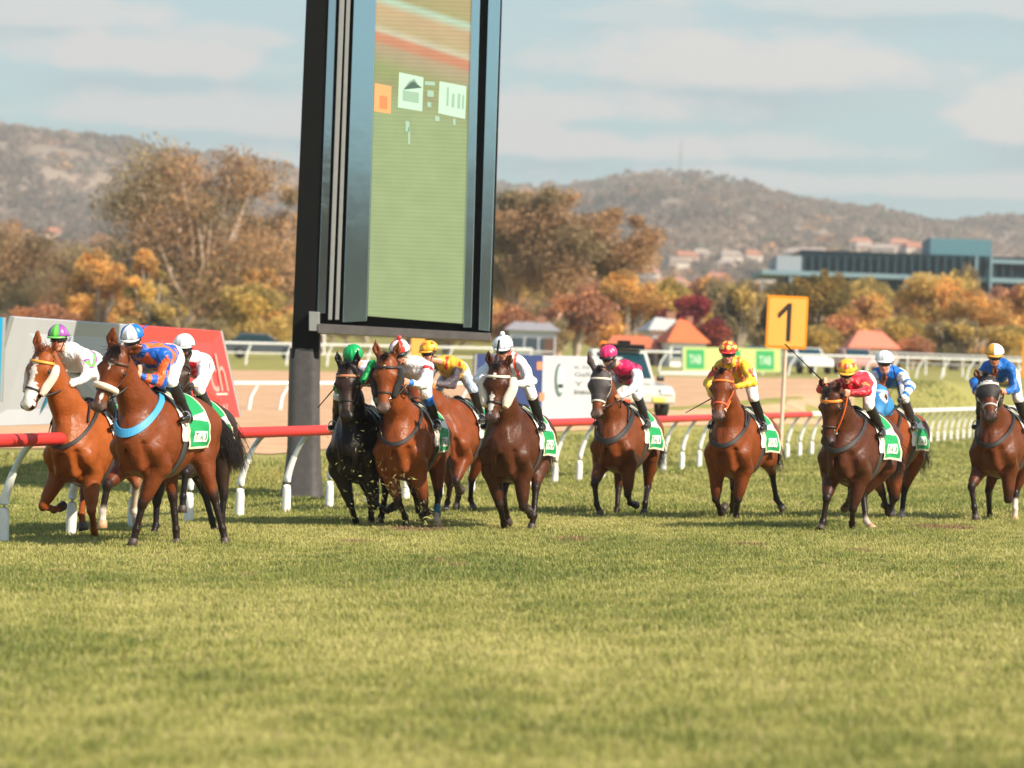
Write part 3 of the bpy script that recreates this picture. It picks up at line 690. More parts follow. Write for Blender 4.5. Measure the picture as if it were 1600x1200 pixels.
r, bl, n = board('billboard', 'bright blue board cut off by the left edge of the picture', [at(-120, 630, 47), at(2, 628, 48.5), at(7, 496, 48.5), at(-115, 490, 47)], [(0, 1, M_CYAN, 'blue_panel')], legs=2)
r, bl, n = board('billboard', 'navy and pale grey advertising board behind the sheepskin cheeked horse',
    [at(740, 658, 82), at(972, 655, 88), at(972, 558, 88), at(744, 553, 82)], [(0, .44, M_NAVY, 'navy_panel'), (.44, 1, M_BGREY, 'grey_panel')], legs=4)
th = np.linspace(0, 2 * math.pi, 25)[:-1]
shape(r, [(.555 + .034 * math.cos(a), .62 + .26 * math.sin(a)) for a in th], bl, n, mat('emblem_green', L(88, 104, 98), rough=.6)); shape(r, [(.565 + .026 * math.cos(a), .64 + .22 * math.sin(a)) for a in th], bl, n, mat('emblem_pale', L(176, 196, 194), rough=.6), off=.008)
shape(r, [(.545, .50), (.58, .50), (.58, .56), (.545, .56)], bl, n, M_TXT, off=.012)
for s_, v, hh, b_ in (('K N O W', .80, .05, 0), ('Gallagher', .66, .09, 0), ('Y O U', .53, .07, 0), ('insurance', .40, .08, .02), ('R', .30, .06, 0)):
    letters(r, s_, bl, n, .66 if len(s_) > 1 else .80, v, .26 if len(s_) > 1 else .02, hh, mat('sign_grey', L(104, 104, 100), rough=.6), bold=b_)
for u, v in ((.06, .2), (.40, .78), (.36, .12), (.42, .30)): shape(r, [(u, v), (u + .035, v), (u + .035, v + .12), (u, v + .12)], bl, n, mat('sign_orange', L(214, 130, 90), rough=.6), name='patch')

def screen():
    Y = 50.5; base = at(470, 780, Y); root = empty('giant_screen', (base[0], Y, float(ground(base[0], Y)))); o0 = np.array(root.location)
    Pp = lambda px, py, yy=Y: at(px, py, yy) - o0
    # column, tapering slightly, with a wrapped padded foot
    def col(pts, d, m, nm, par=root, bevel=.01, **k):
        mb = MB()
        for (xa, ya), (xb, yb), (xc, yc), (xd, yd) in pts:
            q = [Pp(xa, ya), Pp(xb, yb), Pp(xc, yc), Pp(xd, yd)]   # bl br tr tl
            mb.hexa([q[0], q[1], q[1] + [0, d, 0], q[0] + [0, d, 0], q[3], q[2], q[2] + [0, d, 0], q[3] + [0, d, 0]])
        return mb.build(nm, m, par, bevel=bevel)
    col([((455, 560), (498, 560), (516, -60), (481, -60))], .42, M_DARK, 'column')
    pad = MB(); rng = np.random.default_rng(2); n = 28
    rows = [(786, 436, 503), (760, 440, 502), (735, 444, 500), (700, 448, 499), (650, 449, 498), (600, 450, 498), (560, 451, 499), (545, 452, 499)]
    ring_ = []
    for (y, a, b) in rows:
        A, B = Pp(a, y), Pp(b, y); w = B[0] - A[0]; cx = (A + B) / 2; fl = max(0, (y - 715) / 70)
        for k in range(n):
            t = k / n * 2 * math.pi; c_, s_ = math.cos(t), math.sin(t); sq = max(abs(c_), abs(s_)); rr = w / 2 / sq * (1 + fl * .10 * math.sin(k * 3.1 + y * .1)) * min(sq * 1.18, 1)
            ring_.append([cx[0] + rr * c_, .21 + rr * s_ * .95, cx[2] + .01 * math.sin(k * 2 + y)])
    V = np.array(ring_); i, j = np.meshgrid(np.arange(len(rows) - 1), np.arange(n), indexing='ij'); k = (j + 1) % n
    mesh_np('column_wrap', V, np.stack([i * n + j, i * n + k, (i + 1) * n + k, (i + 1) * n + j], -1).reshape(-1, 4), mat('black_vinyl', (.07, .062, .062), rough=.42, bump=.5, bscale=6, noise=.3), root)
    # cabinet
    cab = col([((500, 506), (768, 524), (786, -60), (522, -60))], .9, M_DARK, 'cabinet')
    M_CLAD = mat('polished_cladding', (.42, .47, .50), rough=.10, metal=1.0, bump=.18, bscale=1.6); M_CLAD2 = mat('dull_cladding', (.50, .60, .64), rough=.12, metal=1.0, bump=.25, bscale=.7)
    def pane(a, d0, d1, m, nm, par=root):
        (xa, ya), (xb, yb), (xc, yc), (xd, yd) = a; q = [Pp(xa, ya), Pp(xb, yb), Pp(xc, yc), Pp(xd, yd)]; f = np.array([0, -d1, 0]); g = np.array([0, -d0, 0])
        mb = MB(); mb.hexa([q[0] + f, q[1] + f, q[1] + g, q[0] + g, q[3] + f, q[2] + f, q[2] + g, q[3] + g]); return mb.build(nm, m, par, bevel=.006)
    pane(((513, 500), (519, 500), (541, -60), (533, -60)), 0, .10, M_GREY, 'side_rib'); pane(((524, 500), (530, 500), (550, -60), (544, -60)), 0, .10, M_GREY, 'side_rib')
    pane(((496, 490), (509, 490), (528, -60), (516, -60)), -.2, .03, M_CLAD, 'side_mirror')
    pane(((536, 504), (574, 502), (590, -60), (556, -60)), 0, .14, M_CLAD2, 'cladding_panel')
    pane(((724, 512), (737, 512), (752, -60), (739, -60)), 0, .14, M_CLAD2, 'cladding_panel'); pane(((748, 516), (765, 518), (784, -60), (765, -60)), 0, .12, M_CLAD2, 'cladding_panel')
    pane(((484, 517), (500, 518), (500, 488), (484, 487)), -.3, .20, M_GREY, 'bracket')
    pane(((498, 521), (767, 533), (767, 521), (498, 506)), -.7, .22, mat('sill_steel', (.16, .14, .13), rough=.45, metal=.4, noise=.3), 'bottom_sill')
    # picture on the screen
    m = bpy.data.materials.new('screen_picture'); m.use_nodes = True; nt = m.node_tree; b = nt.nodes['Principled BSDF']; tc = nn(nt, 'ShaderNodeTexCoord'); sep = nn(nt, 'ShaderNodeSeparateXYZ'); lk(nt, tc.outputs['Object'], sep.inputs[0])
    x, y, z = sep.outputs; zt = mathn(nt, 'ADD', z, mathn(nt, 'MULTIPLY', x, .28))
    rp = nn(nt, 'ShaderNodeValToRGB'); e = rp.color_ramp.elements
    mr = nn(nt, 'ShaderNodeMapRange'); mr.inputs[1].default_value = 6.3; mr.inputs[2].default_value = 8.4; lk(nt, zt, mr.inputs[0]); lk(nt, mr.outputs[0], rp.inputs[0])
    stops = [(0, (148, 164, 118)), (.15, (146, 148, 106)), (.26, (142, 152, 100)), (.36, (160, 150, 116)), (.42, (168, 150, 120)), (.46, (190, 132, 102)), (.50, (192, 134, 104)), (.53, (188, 182, 156)), (.58, (176, 160, 120)), (.70, (186, 160, 124)), (.76, (170, 196, 172)), (.80, (160, 152, 108)), (1, (170, 154, 112))]
    e[0].position = 0; e[0].color = L(*stops[0][1]) + (1,); e[1].position = 1; e[1].color = L(*stops[-1][1]) + (1,)
    for p, c in stops[1:-1]: q = e.new(p); q.color = L(*c) + (1,)
    ns = nn(nt, 'ShaderNodeTexNoise'); ns.inputs['Scale'].default_value = 3; lk(nt, tc.outputs['Object'], ns.inputs[0])
    wv = nn(nt, 'ShaderNodeTexWave'); wv.bands_direction = 'Z'; wv.inputs['Scale'].default_value = 5; lk(nt, tc.outputs['Object'], wv.inputs[0])
    sc_ = nn(nt, 'ShaderNodeVectorMath'); sc_.operation = 'SCALE'; lk(nt, rp.outputs[0], sc_.inputs[0]); lk(nt, mathn(nt, 'ADD', .84, mathn(nt, 'ADD', mathn(nt, 'MULTIPLY', ns.outputs[0], .25), mathn(nt, 'MULTIPLY', wv.outputs[0], .12))), sc_.inputs['Scale'])
    dim = mixc(nt, 1.0, sc_.outputs[0], (.35, .35, .35), 'MULTIPLY'); lk(nt, dim, b.inputs['Base Color']); lk(nt, sc_.outputs[0], b.inputs['Emission Color']); b.inputs['Emission Strength'].default_value = .50; b.inputs['Roughness'].default_value = .4
    s = pane(((575, 494), (724, 506), (739, -60), (590, -60)), 0, .12, m, 'display')
    def pic(pts, c, nm, d=.123):
        q = [Pp(*p) + np.array([0, -d, 0]) for p in pts]; k = len(q); mm = mat('screen_glow', L(*c), rough=.4, emit=.36); mm.node_tree.nodes['Principled BSDF'].inputs['Specular IOR Level'].default_value = .2
        mesh_np(nm, np.array(q), np.array([[0, 1, 2, 3]]) if k == 4 else np.array([[0, i, i + 1] for i in range(1, k - 1)]), mm, s, smooth=False)
    pic([(585, 175), (611, 179), (612, 136), (586, 131)], (206, 146, 98), 'picture_panel'); pic([(622, 169), (660, 175), (662, 122), (624, 114)], (164, 192, 172), 'picture_panel'); pic([(685, 178), (727, 187), (729, 136), (687, 128)], (164, 192, 172), 'picture_panel')
    for p in ([(630, 158), (655, 162), (655, 146), (630, 142)], [(594, 170), (606, 172), (606, 152), (594, 150)], [(698, 166), (701, 167), (702, 138), (699, 137)], [(706, 168), (710, 169), (711, 148), (707, 147)], [(715, 170), (719, 171), (720, 148), (716, 147)], [(722, 171), (725, 172), (726, 150), (723, 149)]):
        pic(p, (134, 160, 140) if p[0][0] > 600 else (190, 120, 80), 'picture_mark', .126)
    pic([(631, 141), (640, 128), (648, 124), (654, 134), (660, 138), (652, 133), (647, 128), (641, 131)], (124, 146, 130), 'picture_mark', .126)
    for a in ((664, 128, 680, 134), (668, 142, 678, 152), (668, 160, 674, 168), (634, 190, 640, 206), (680, 182, 687, 190), (638, 200, 641, 226), (708, 186, 712, 196)): pic([(a[0], a[3]), (a[2], a[3] + 1), (a[2], a[1] + 1), (a[0], a[1])], (142, 168, 150), 'picture_mark', .126)
    tag(root, 'giant black framed video screen on a dark column leaning over the far rail', 'screen')
screen()

def number_sign(px0, px1, y0, y1, Y, label, digit):
    c = at((px0 + px1) / 2, y1, Y); base = at((px0 + px1) / 2 - 4, 660, Y); x, y = c[0], Y; root = empty('distance_sign', (x, y, float(ground(x, y)))); o0 = np.array(root.location)
    s = FPX / Y; w = (px1 - px0) / s; h = (y1 - y0) / s; z0 = c[2] - o0[2]
    MB().tube([(-.02, .02, -.3), (0, .02, z0 + .3)], .045, 10).build('pole', mat('pole_paint', L(214, 186, 164), rough=.6), root, smooth=True)
    mb = MB(); r_ = .05; t = []
    for cx, cz, a0 in ((w / 2 - r_, z0 + h - r_, 0), (-w / 2 + r_, z0 + h - r_, 90), (-w / 2 + r_, z0 + r_, 180), (w / 2 - r_, z0 + r_, 270)):
        t += [(cx + r_ * math.cos(math.radians(a0 + k * 22.5)), cz + r_ * math.sin(math.radians(a0 + k * 22.5))) for k in range(5)]
    def plate(t, y0_, y1_, m, nm, sx=1.0):
        k = len(t); cx = 0; cz = z0 + h / 2; V = [(cx + (p[0]) * sx, y0_, cz + (p[1] - cz) * sx) for p in t] + [(cx + p[0] * sx, y1_, cz + (p[1] - cz) * sx) for p in t] + [(0, y0_, cz)]
        F3 = [[i, (i + 1) % k, 2 * k] for i in range(k)]; F4 = [[(i + 1) % k, i, i + k, (i + 1) % k + k] for i in range(k)]
        return mesh_np(nm, np.array(V), [np.array(F4), np.array(F3)], m, root, smooth=False)
    plate(t, -.04, .0, mat('sign_edge', L(244, 150, 30), rough=.4), 'plate'); plate(t, -.046, -.02, mat('sign_face', L(250, 184, 88), rough=.45), 'face', .90)
    if digit:
        mm = MB(); zc = z0 + h / 2
        P = np.array([(.10, -.36), (.10, .36), (.01, .36), (-.20, .16), (-.20, .08), (-.165, .08), (.01, .24), (.01, -.36)]) * [w * 1.05, h * .98]
        for off, sc_, m_, nm in ((-.052, 1.0, mat('digit_black', (.03, .028, .025), rough=.5), 'digit'), (-.049, 1.0, mat('digit_orange', L(236, 150, 40), rough=.5), 'digit_outline')):  # flat orange outline set just behind the black figure
            if nm == 'digit_outline':
                cen = P.mean(0); Q = P + np.sign(P - np.array([-.0, 0])) * .02
            else: Q = P
            V = np.array([(p[0] - .01, off, zc + p[1]) for p in Q]); mesh_np(nm, V, [np.array([[0, 1, 2, 7]]), np.array([[2, 3, 4], [2, 4, 5], [2, 5, 6]])], m_, root, smooth=False)
    root.rotation_euler = (0, math.radians(.8), math.radians(-6)); tag(root, label, 'sign')
number_sign(1193, 1257, 462, 545, 72, 'tall yellow sign with a black figure 1 on a pale pole behind the rail', True)
number_sign(1594, 1650, 528, 592, 92, 'plain yellow sign cut off by the right edge of the picture', False)
number_sign(640, 662, 520, 566, 104, 'narrow yellow sign seen below the screen behind the red pompon cap', False)

def house(px, Y, w, d, hw, hr, wall, roof, label, rz=0, group=None, shared={}, zoff=0.0, detail=True):
    x = at(px, 560, Y)[0]; z = float(ground(x, Y)) if Y < 900 else float(HZ(np.array([x]), np.array([Y]))[0])
    root = empty('house', (x, Y, z + zoff), rz)
    MB().box((0, 0, hw / 2 - .5), (w, d, hw + 1)).build('wall', mat('wall_paint', L(*wall), rough=.8, noise=.06, nscale=.5), root)
    mb = MB(); o = .12 * hw + .1; V = [(-w / 2 - o, -d / 2 - o, hw), (w / 2 + o, -d / 2 - o, hw), (w / 2 + o, d / 2 + o, hw), (-w / 2 - o, d / 2 + o, hw), (-w / 2 + hr * .6, 0, hw + hr), (w / 2 - hr * .6, 0, hw + hr)]
    mb.add(V, [[0, 1, 5, 4], [2, 3, 4, 5]]); mb.add(V, [[1, 2, 5], [3, 0, 4]]); mb.add(V[:4], [[3, 2, 1, 0]]); rf = mb.build('roof', mat('roof_tiles', L(*roof), rough=.75, noise=.15, nscale=2), root)
    if detail:
        q = hw / 2.6; MB().box((w * .2, 0, hw + hr * .9), (.7 * q, .7 * q, 1.2 * q)).build('chimney', mat('chimney_brick', (.3, .14, .09), rough=.9), rf)
        for k in range(3):
            xk = -w / 2 + w * (.2 + .3 * k); wn = MB().box((xk, -d / 2 - .03, hw * .55), (1.0 * q, .10, 1.1 * q)).build('window', mat('window_glass', (.05, .07, .09), rough=.15), root)
            MB().box((xk, -d / 2 - .06, hw * .55 - .62 * q), (1.2 * q, .16, .10 * q)).build('sill', M_WHITE, wn)
        MB().box((w * .36, -d / 2 - .03, 1.0 * q), (.9 * q, .12, 2.0 * q)).build('door', mat('door_paint', (.12, .06, .04), rough=.5), root)
    tag(root, label, 'house', group); return root
house(1064, 205, 2.2, 5, 1.45, 1.45, (240, 236, 232), (214, 112, 66), 'white walled house with a bright orange hipped roof below the burgundy tree', rz=.12)
house(1035, 214, 2.2, 6, 2.1, .9, (214, 208, 202), (196, 194, 190), 'pale house with a light grey roof just behind the orange roofed one', rz=.1)
house(1358, 222, 3.0, 6, 1.3, 1.2, (224, 190, 170), (226, 132, 104), 'house with a faded pink tiled roof behind the two riders on the right')
house(985, 208, 3.2, 6, 1.0, .8, (214, 178, 150), (206, 112, 72), 'low house with a rust roof behind the pink cap')
house(830, 214, 3.0, 6, 1.9, .6, (206, 206, 214), (150, 146, 150), 'low grey house behind the white pompon cap')
house(488, 218, 1.4, 4, 1.7, .5, (232, 226, 222), (190, 182, 176), 'small white building behind the foot of the screen column')
def banner():
    r, bl, n = board('banner', 'long green and yellow fence banner in front of the orange roofed house', [at(1066, 580, 170), at(1222, 582, 170), at(1222, 545, 170), at(1066, 542, 170)], [(0, 1, mat('banner_lime', L(206, 220, 140), rough=.7), 'cloth')], legs=4, thick=.04)
    g = mat('banner_green', L(64, 178, 104), rough=.7); w = mat('banner_white', L(216, 236, 214), rough=.7)
    for u in (.04, .40, .74):
        shape(r, [(u, .1), (u + .18, .1), (u + .18, .9), (u, .9)], bl, n, g, name='green_square'); letters(r, 'TAB', bl, n, u + .03, .32, .12, .36, w, off=.012, bold=.02)
    r, bl, n = board('billboard', 'white hoarding below the lime banner', [at(1030, 602, 168), at(1180, 602, 168), at(1180, 580, 168), at(1030, 580, 168)], [(0, 1, M_WHITE, 'white_panel')], legs=3)
banner()
rng_h = np.random.default_rng(8)
for i in range(70):
    px = rng_h.uniform(930, 1660) if i < 64 else rng_h.uniform(-20, 460); Y = rng_h.uniform(1050, 1600)
    wl = [(206, 192, 178), (190, 168, 148), (214, 200, 186)][i % 3]; rf = [(176, 116, 90), (166, 150, 138), (184, 130, 104), (150, 132, 120)][i % 4]
    house(px, Y, rng_h.uniform(7, 12), 9, 3.6, 2.4, wl, rf, 'small distant house on the lower slope of the hills', rz=rng_h.uniform(-.5, .5), group='distant hillside houses', detail=False, zoff=2.5)
house(1066, 2350, 11, 10, 7, 1.0, (246, 240, 232), (238, 232, 226), 'white house standing high on the hill ridge', zoff=4, detail=False)
def mast():
    x = at(1058, 400, 2330)[0]; z = float(HZ(np.array([x]), np.array([2330.]))[0]); root = empty('radio_mast', (x, 2330, z - 1)); MB().tube([(0, 0, 0), (0, 0, 40)], [.9, .25], 6).build('mast', M_GREY, root)
    MB().tube([(-2, 0, 30), (2, 0, 30)], .2, 6).build('crossbar', M_GREY, root); tag(root, 'thin pale radio mast on the hilltop', 'mast')
mast()
def teal_building():
    Y = 420; s = FPX / Y; c = at(1400, 470, Y); root = empty('office_building', (c[0], Y, float(ground(c[0], Y)))); o0 = np.array(root.location)
    glass = mat('teal_glass', L(8, 34, 44), rough=.4, noise=.2, nscale=.2, spec=.2); slab = mat('pale_slab', L(120, 146, 156), rough=.7); box_ = mat('teal_panel', L(84, 128, 140), rough=.6, noise=.05, nscale=.1); stone = mat('grey_panel', L(150, 158, 166), rough=.8)
    def bx(nm, x0, y0, x1, y1, m, d=14, dy=0, par=root):
        a = at(x0, y1, Y) - o0; b = at(x1, y0, Y) - o0
        return MB().box(((a[0] + b[0]) / 2, dy + d / 2, (at((x0 + x1) / 2, y1, Y)[2] + at((x0 + x1) / 2, y0, Y)[2]) / 2 - o0[2]), (b[0] - a[0], d, abs(at(1400, y0, Y)[2] - at(1400, y1, Y)[2]))).build(nm, m, par)
    u = bx('upper_glazing', 1250, 398, 1700, 432, glass, 16); bx('floor_slab', 1188, 431, 1700, 438, slab, 19, -2); lo_ = bx('lower_glazing', 1225, 438, 1700, 470, glass, 14); bx('roof_box', 1459, 371, 1557, 408, box_, 9, 4)
    bx('side_block', 1212, 400, 1252, 432, stone, 12, -1); bx('lower_slab', 1500, 468, 1700, 474, slab, 18, -2); bx('ground_floor', 1225, 474, 1700, 600, stone, 12)
    for x in (1232, 1543, 1520, 1410): bx('pylon', x - 3, 402 if x > 1500 else 434, x + 3, 480, slab, 1, -3)
    bx('roof_edge', 1545, 408, 1700, 414, slab, 17, -1)
    for k in range(26): x = 1255 + k * 13; bx('mullion', x, 400, x + .5, 431, box_, .4, -.5, u)
    for k in range(22): x = 1262 + k * 14; bx('mullion', x, 440, x + .5, 468, box_, .4, -.5, lo_)
    tag(root, 'modern dark teal glass building with a pale blue roof box behind the orange trees', 'building')
teal_building()

def car(name, px, Y, rz, body, label, cat='car', L_=4.4, W=1.8, Hh=1.45, ute=False, group=None):
    x = at(px, 600, Y)[0]; root = empty(name, (x, Y, float(ground(x, Y))), rz)       # +x is the car's front
    mb = bpy.data.materials.new('car_paint'); mb = mat('car_paint', L(*body), rough=.25, coat=.6)
    gl = mat('car_glass', L(26, 58, 66), rough=.08, spec=.8); tyre = mat('tyre', (.02, .02, .02), rough=.9); rim = mat('wheel_rim', (.4, .4, .4), rough=.4, metal=.8)
    hl, hw = L_ / 2, W / 2
    prof = [(-hl, .45), (-hl, .95), (-hl * .82, 1.0), (hl * .35, 1.0), (hl * .88, .88), (hl, .70), (hl, .40), (-hl, .40)]
    def ext(prof, w0, w1, m, nm, par=root, bevel=.05):
        k = len(prof); V = [(p[0], -w0, p[1]) for p in prof] + [(p[0], w0, p[1]) for p in prof]; import bmesh
        bm = bmesh.new(); vs = [bm.verts.new(v) for v in V]; bm.faces.new(vs[:k]); bm.faces.new(vs[k:][::-1])
        for i in range(k): bm.faces.new([vs[i], vs[i + k], vs[(i + 1) % k + k], vs[(i + 1) % k]])
        me = bpy.data.meshes.new(nm); bmesh.ops.recalc_face_normals(bm, faces=bm.faces); bm.to_mesh(me); bm.free(); me.materials.append(m); o = link(bpy.data.objects.new(nm, me), par)
        b = o.modifiers.new('bevel', 'BEVEL'); b.width = bevel; b.segments = 3; return o
    ext(prof, hw, hw, mb, 'body')
    cabp = [(-hl * (.1 if ute else .85), .98), (-hl * (.05 if ute else .62), Hh), (hl * .08, Hh), (hl * .42, .98)]
    ext(cabp, hw * .88, hw * .8, mb, 'cabin', bevel=.06)
    gp = [(cabp[0][0] + .14, 1.04), (cabp[1][0] + .12, Hh - .09), (cabp[2][0] - .03, Hh - .09), (cabp[3][0] - .22, 1.04)]
    ext(gp, hw * .89, hw * .82, gl, 'side_window', bevel=.01)
    ws = MB(); a, b = np.array(cabp[3]), np.array(cabp[2]); nx = nrm([b[1] - a[1], 0, a[0] - b[0]]) * .015
    for p_, q_ in ((a * .9 + b * .1, a * .12 + b * .88),): V = np.array([(p_[0], -hw * .78, p_[1]), (p_[0], hw * .78, p_[1]), (q_[0], hw * .74, q_[1]), (q_[0], -hw * .74, q_[1])]) + nx; ws.add(V, [[0, 1, 2, 3]])
    ws.build('windscreen', gl, root)
    for sx in (-1, 1):
        for sy in (-1, 1):
            prf = [(.12, -.1), (.33, -.11), (.345, -.06), (.345, .06), (.33, .11), (.12, .1)]; R = np.array([[1, 0, 0], [0, 0, 1], [0, -1, 0]])
            w = MB().lathe(prf, c=(sx * hl * .62, sy * (hw - .08), .345), n=20, R=R).build('wheel', tyre, root, smooth=True); MB().lathe([(.001, -.08), (.2, -.09), (.21, 0), (.2, .09), (.001, .08)], c=(sx * hl * .62, sy * (hw - .08), .345), n=16, R=R).build('rim', rim, w, smooth=True)
    for sy in (-1, 1):
        MB().box((hl - .03, sy * hw * .72, .72), (.12, .36, .16)).build('headlight', mat('lamp_glass', (.7, .7, .68), rough=.15), root, bevel=.02)
        MB().box((-hl + .02, sy * hw * .8, .8), (.08, .25, .16)).build('tail_light', mat('tail_lamp', (.6, .03, .02), rough=.2), root, bevel=.02)
        MB().box((hl * .35, sy * (hw + .08), 1.08), (.14, .2, .14)).build('wing_mirror', mat('mirror_shell', (.02, .02, .02), rough=.4), root, bevel=.03)
    tag(root, label, cat, group); return root
tr = car('truck', 962, 92, math.radians(-74), (196, 192, 184), 'white utility truck with teal windows and an orange beacon behind the pink capped jockey', 'truck', L_=4.9, W=1.85, Hh=1.85, ute=True)
MB().lathe([(.001, 0), (.14, 0), (.14, .12), (.09, .2), (.001, .22)], c=(-.15, -.35, 1.86), n=14).build('beacon', mat('beacon_orange', L(240, 130, 30), rough=.3), tr, smooth=True)
MB().box((.25, .1, 1.93), (.5, 1.1, .14)).box((.3, .1, 2.03), (.3, .3, .14)).build('roof_rack', M_DARK, tr, bevel=.02)
MB().box((2.46, .45, .5), (.05, .36, .13)).build('number_plate', mat('plate_yellow', L(220, 196, 90), rough=.5), tr, bevel=.01)
MB().box((2.47, -.45, .45), (.06, .2, .12)).build('indicator', mat('indicator_orange', L(240, 90, 40), rough=.3), tr, bevel=.02)
car('parked_car', 1258, 186, math.radians(-76), (236, 236, 236), 'white car parked beyond the far rail beneath the number one sign')
car('parked_car', 1186, 188, math.radians(-100), (90, 96, 110), 'dark grey car parked left of the white one beyond the far rail')
car('parked_car', 40, 196, math.radians(180), (220, 222, 224), 'pale car parked beyond the rails far left')
car('parked_car', 410, 192, math.radians(4), (70, 78, 88), 'dark car parked beyond the double rail beside the screen column')
car('parked_car', 1335, 190, math.radians(-84), (196, 150, 140), 'pinkish car parked behind the two riders on the right')

def turf_bits():
    rng = np.random.default_rng(31); V, F, C = [], [], []; b = 0
    def clod(c, s, col, long=1.0):
        nonlocal b
        d = rng.normal(0, 1, (4, 3)); d /= np.linalg.norm(d, axis=1)[:, None]; ax = nrm(rng.normal(0, 1, 3)); P = c + d * s * .5 + ax * np.array([-1, 1, -.4, .5])[:, None] * s * long
        V.append(P); F.append(np.array([[0, 1, 2], [0, 2, 3], [0, 3, 1], [1, 3, 2]]) + b); C.append(np.tile(col, (4, 1))); b += 4
    def spray(px, py, Y, sx, sy, n, sz, frac=.6, long=3.0):
        for _ in range(n):
            c = at(px + rng.normal(0, sx), py + rng.normal(0, sy), Y + rng.normal(0, .35)); 
            if c[2] < ground(c[0], c[1]) + .01: continue
            g = rng.uniform() < frac
            col = np.array((.26, .25, .08)) * rng.uniform(.6, 1.5) if g else np.array((.05, .03, .018)) * rng.uniform(.6, 2)
            clod(c, sz * rng.uniform(.4, 1.3) * (1 if g else .8), col, long if g else .8)
    spray(565, 740, 39.2, 30, 55, 260, .011, .6, 2); spray(570, 800, 39.3, 34, 18, 260, .012, .5, 2); spray(628, 755, 38.6, 14, 12, 110, .012, .6, 3); spray(250, 800, 36, 60, 30, 40, .011, .3, 1); spray(1330, 790, 41, 60, 30, 50, .011, .3, 1); spray(650, 805, 38.8, 26, 14, 220, .018, .3, 2); spray(690, 815, 39.5, 20, 10, 90, .026, .1, 1)
    spray(430, 790, 37, 40, 20, 26, .012, .4); spray(1110, 760, 44, 60, 30, 16, .014, .2, 1); spray(1450, 770, 45, 30, 40, 40, .014, .4, 1.5); spray(900, 770, 42, 60, 40, 26, .013, .2, 1); spray(1010, 770, 45, 50, 30, 20, .014, .2, 1)
    o = mesh_np('flying_turf', np.concatenate(V), np.concatenate(F), mat('turf_clods', rough=.9, attr='col'), cols=np.concatenate(C), smooth=False)
    tag(o, 'grass blades and soil kicked up by the galloping hooves', 'turf', kind='stuff')
turf_bits()

def haze():
    m = bpy.data.materials.new('haze'); m.use_nodes = True; nt = m.node_tree; nt.nodes.clear(); out = nn(nt, 'ShaderNodeOutputMaterial'); v = nn(nt, 'ShaderNodeVolumePrincipled')
    v.inputs['Color'].default_value = (.95, .93, .90, 1); v.inputs['Density'].default_value = .00025; v.inputs['Anisotropy'].default_value = .2; lk(nt, v.outputs[0], out.inputs['Volume'])
    mb = MB(); mb.box((50, 1640, 155), (1600, 3360, 330)); o = mb.build('haze', m); tag(o, kind='stuff')
haze()
# ------------------------------------------------------------------ horses
def coat_mat():
    m = bpy.data.materials.new('horse_coat'); m.use_nodes = True; nt = m.node_tree; b = nt.nodes['Principled BSDF']
    a = nn(nt, 'ShaderNodeAttribute'); a.attribute_name = 'col'; tc = nn(nt, 'ShaderNodeTexCoord')
    t = nn(nt, 'ShaderNodeTexNoise'); t.inputs['Scale'].default_value = 5; t.inputs['Detail'].default_value = 6; t.inputs['Roughness'].default_value = .6
    lk(nt, tc.outputs['Object'], t.inputs[0])
    f = mathn(nt, 'ADD', .50, mathn(nt, 'MULTIPLY', t.outputs[0], .95))
    v = nn(nt, 'ShaderNodeVectorMath'); v.operation = 'SCALE'; lk(nt, a.outputs['Color'], v.inputs[0]); lk(nt, f, v.inputs['Scale'])
    lk(nt, v.outputs[0], b.inputs['Base Color'])
    lk(nt, mathn(nt, 'ADD', .22, mathn(nt, 'MULTIPLY', t.outputs[0], .36)), b.inputs['Roughness'])
    b.inputs['Specular IOR Level'].default_value = .22
    b.inputs['Sheen Weight'].default_value = .0; b.inputs['Sheen Roughness'].default_value = .4
    b.inputs['Sheen Tint'].default_value = (1, .8, .6, 1)
    # veins and short hair relief
    w = nn(nt, 'ShaderNodeTexVoronoi'); w.feature = 'DISTANCE_TO_EDGE'; w.inputs['Scale'].default_value = 7
    wv = nn(nt, 'ShaderNodeVectorMath'); wv.operation = 'ADD'; sc2 = nn(nt, 'ShaderNodeVectorMath'); sc2.operation = 'SCALE'; sc2.inputs['Scale'].default_value = .35
    t3 = nn(nt, 'ShaderNodeTexNoise'); t3.inputs['Scale'].default_value = 6; lk(nt, tc.outputs['Object'], t3.inputs[0])
    lk(nt, t3.outputs['Color'], sc2.inputs[0]); lk(nt, tc.outputs['Object'], wv.inputs[0]); lk(nt, sc2.outputs[0], wv.inputs[1]); lk(nt, wv.outputs[0], w.inputs['Vector'])
    vein = mathn(nt, 'SUBTRACT', 1.0, mathn(nt, 'MULTIPLY', w.outputs['Distance'], 14, clamp=True))
    t4 = nn(nt, 'ShaderNodeTexNoise'); t4.inputs['Scale'].default_value = 9; t4.inputs['Detail'].default_value = 3; lk(nt, tc.outputs['Object'], t4.inputs[0])
    t2 = nn(nt, 'ShaderNodeTexNoise'); t2.inputs['Scale'].default_value = 160; lk(nt, tc.outputs['Object'], t2.inputs[0])
    h = mathn(nt, 'ADD', mathn(nt, 'MULTIPLY', vein, .08), mathn(nt, 'ADD', mathn(nt, 'MULTIPLY', t4.outputs[0], .85), mathn(nt, 'MULTIPLY', t2.outputs[0], .05)))
    bp = nn(nt, 'ShaderNodeBump'); bp.inputs['Strength'].default_value = .55; bp.inputs['Distance'].default_value = .03
    lk(nt, h, bp.inputs['Height']); lk(nt, bp.outputs[0], b.inputs['Normal'])
    return m
M_COAT = coat_mat()
M_HOOF = mat('hoof_horn', rough=.55, attr='col', noise=.25, nscale=30)
M_HAIR = mat('horse_hair', rough=.45, attr='col', spec=.4)
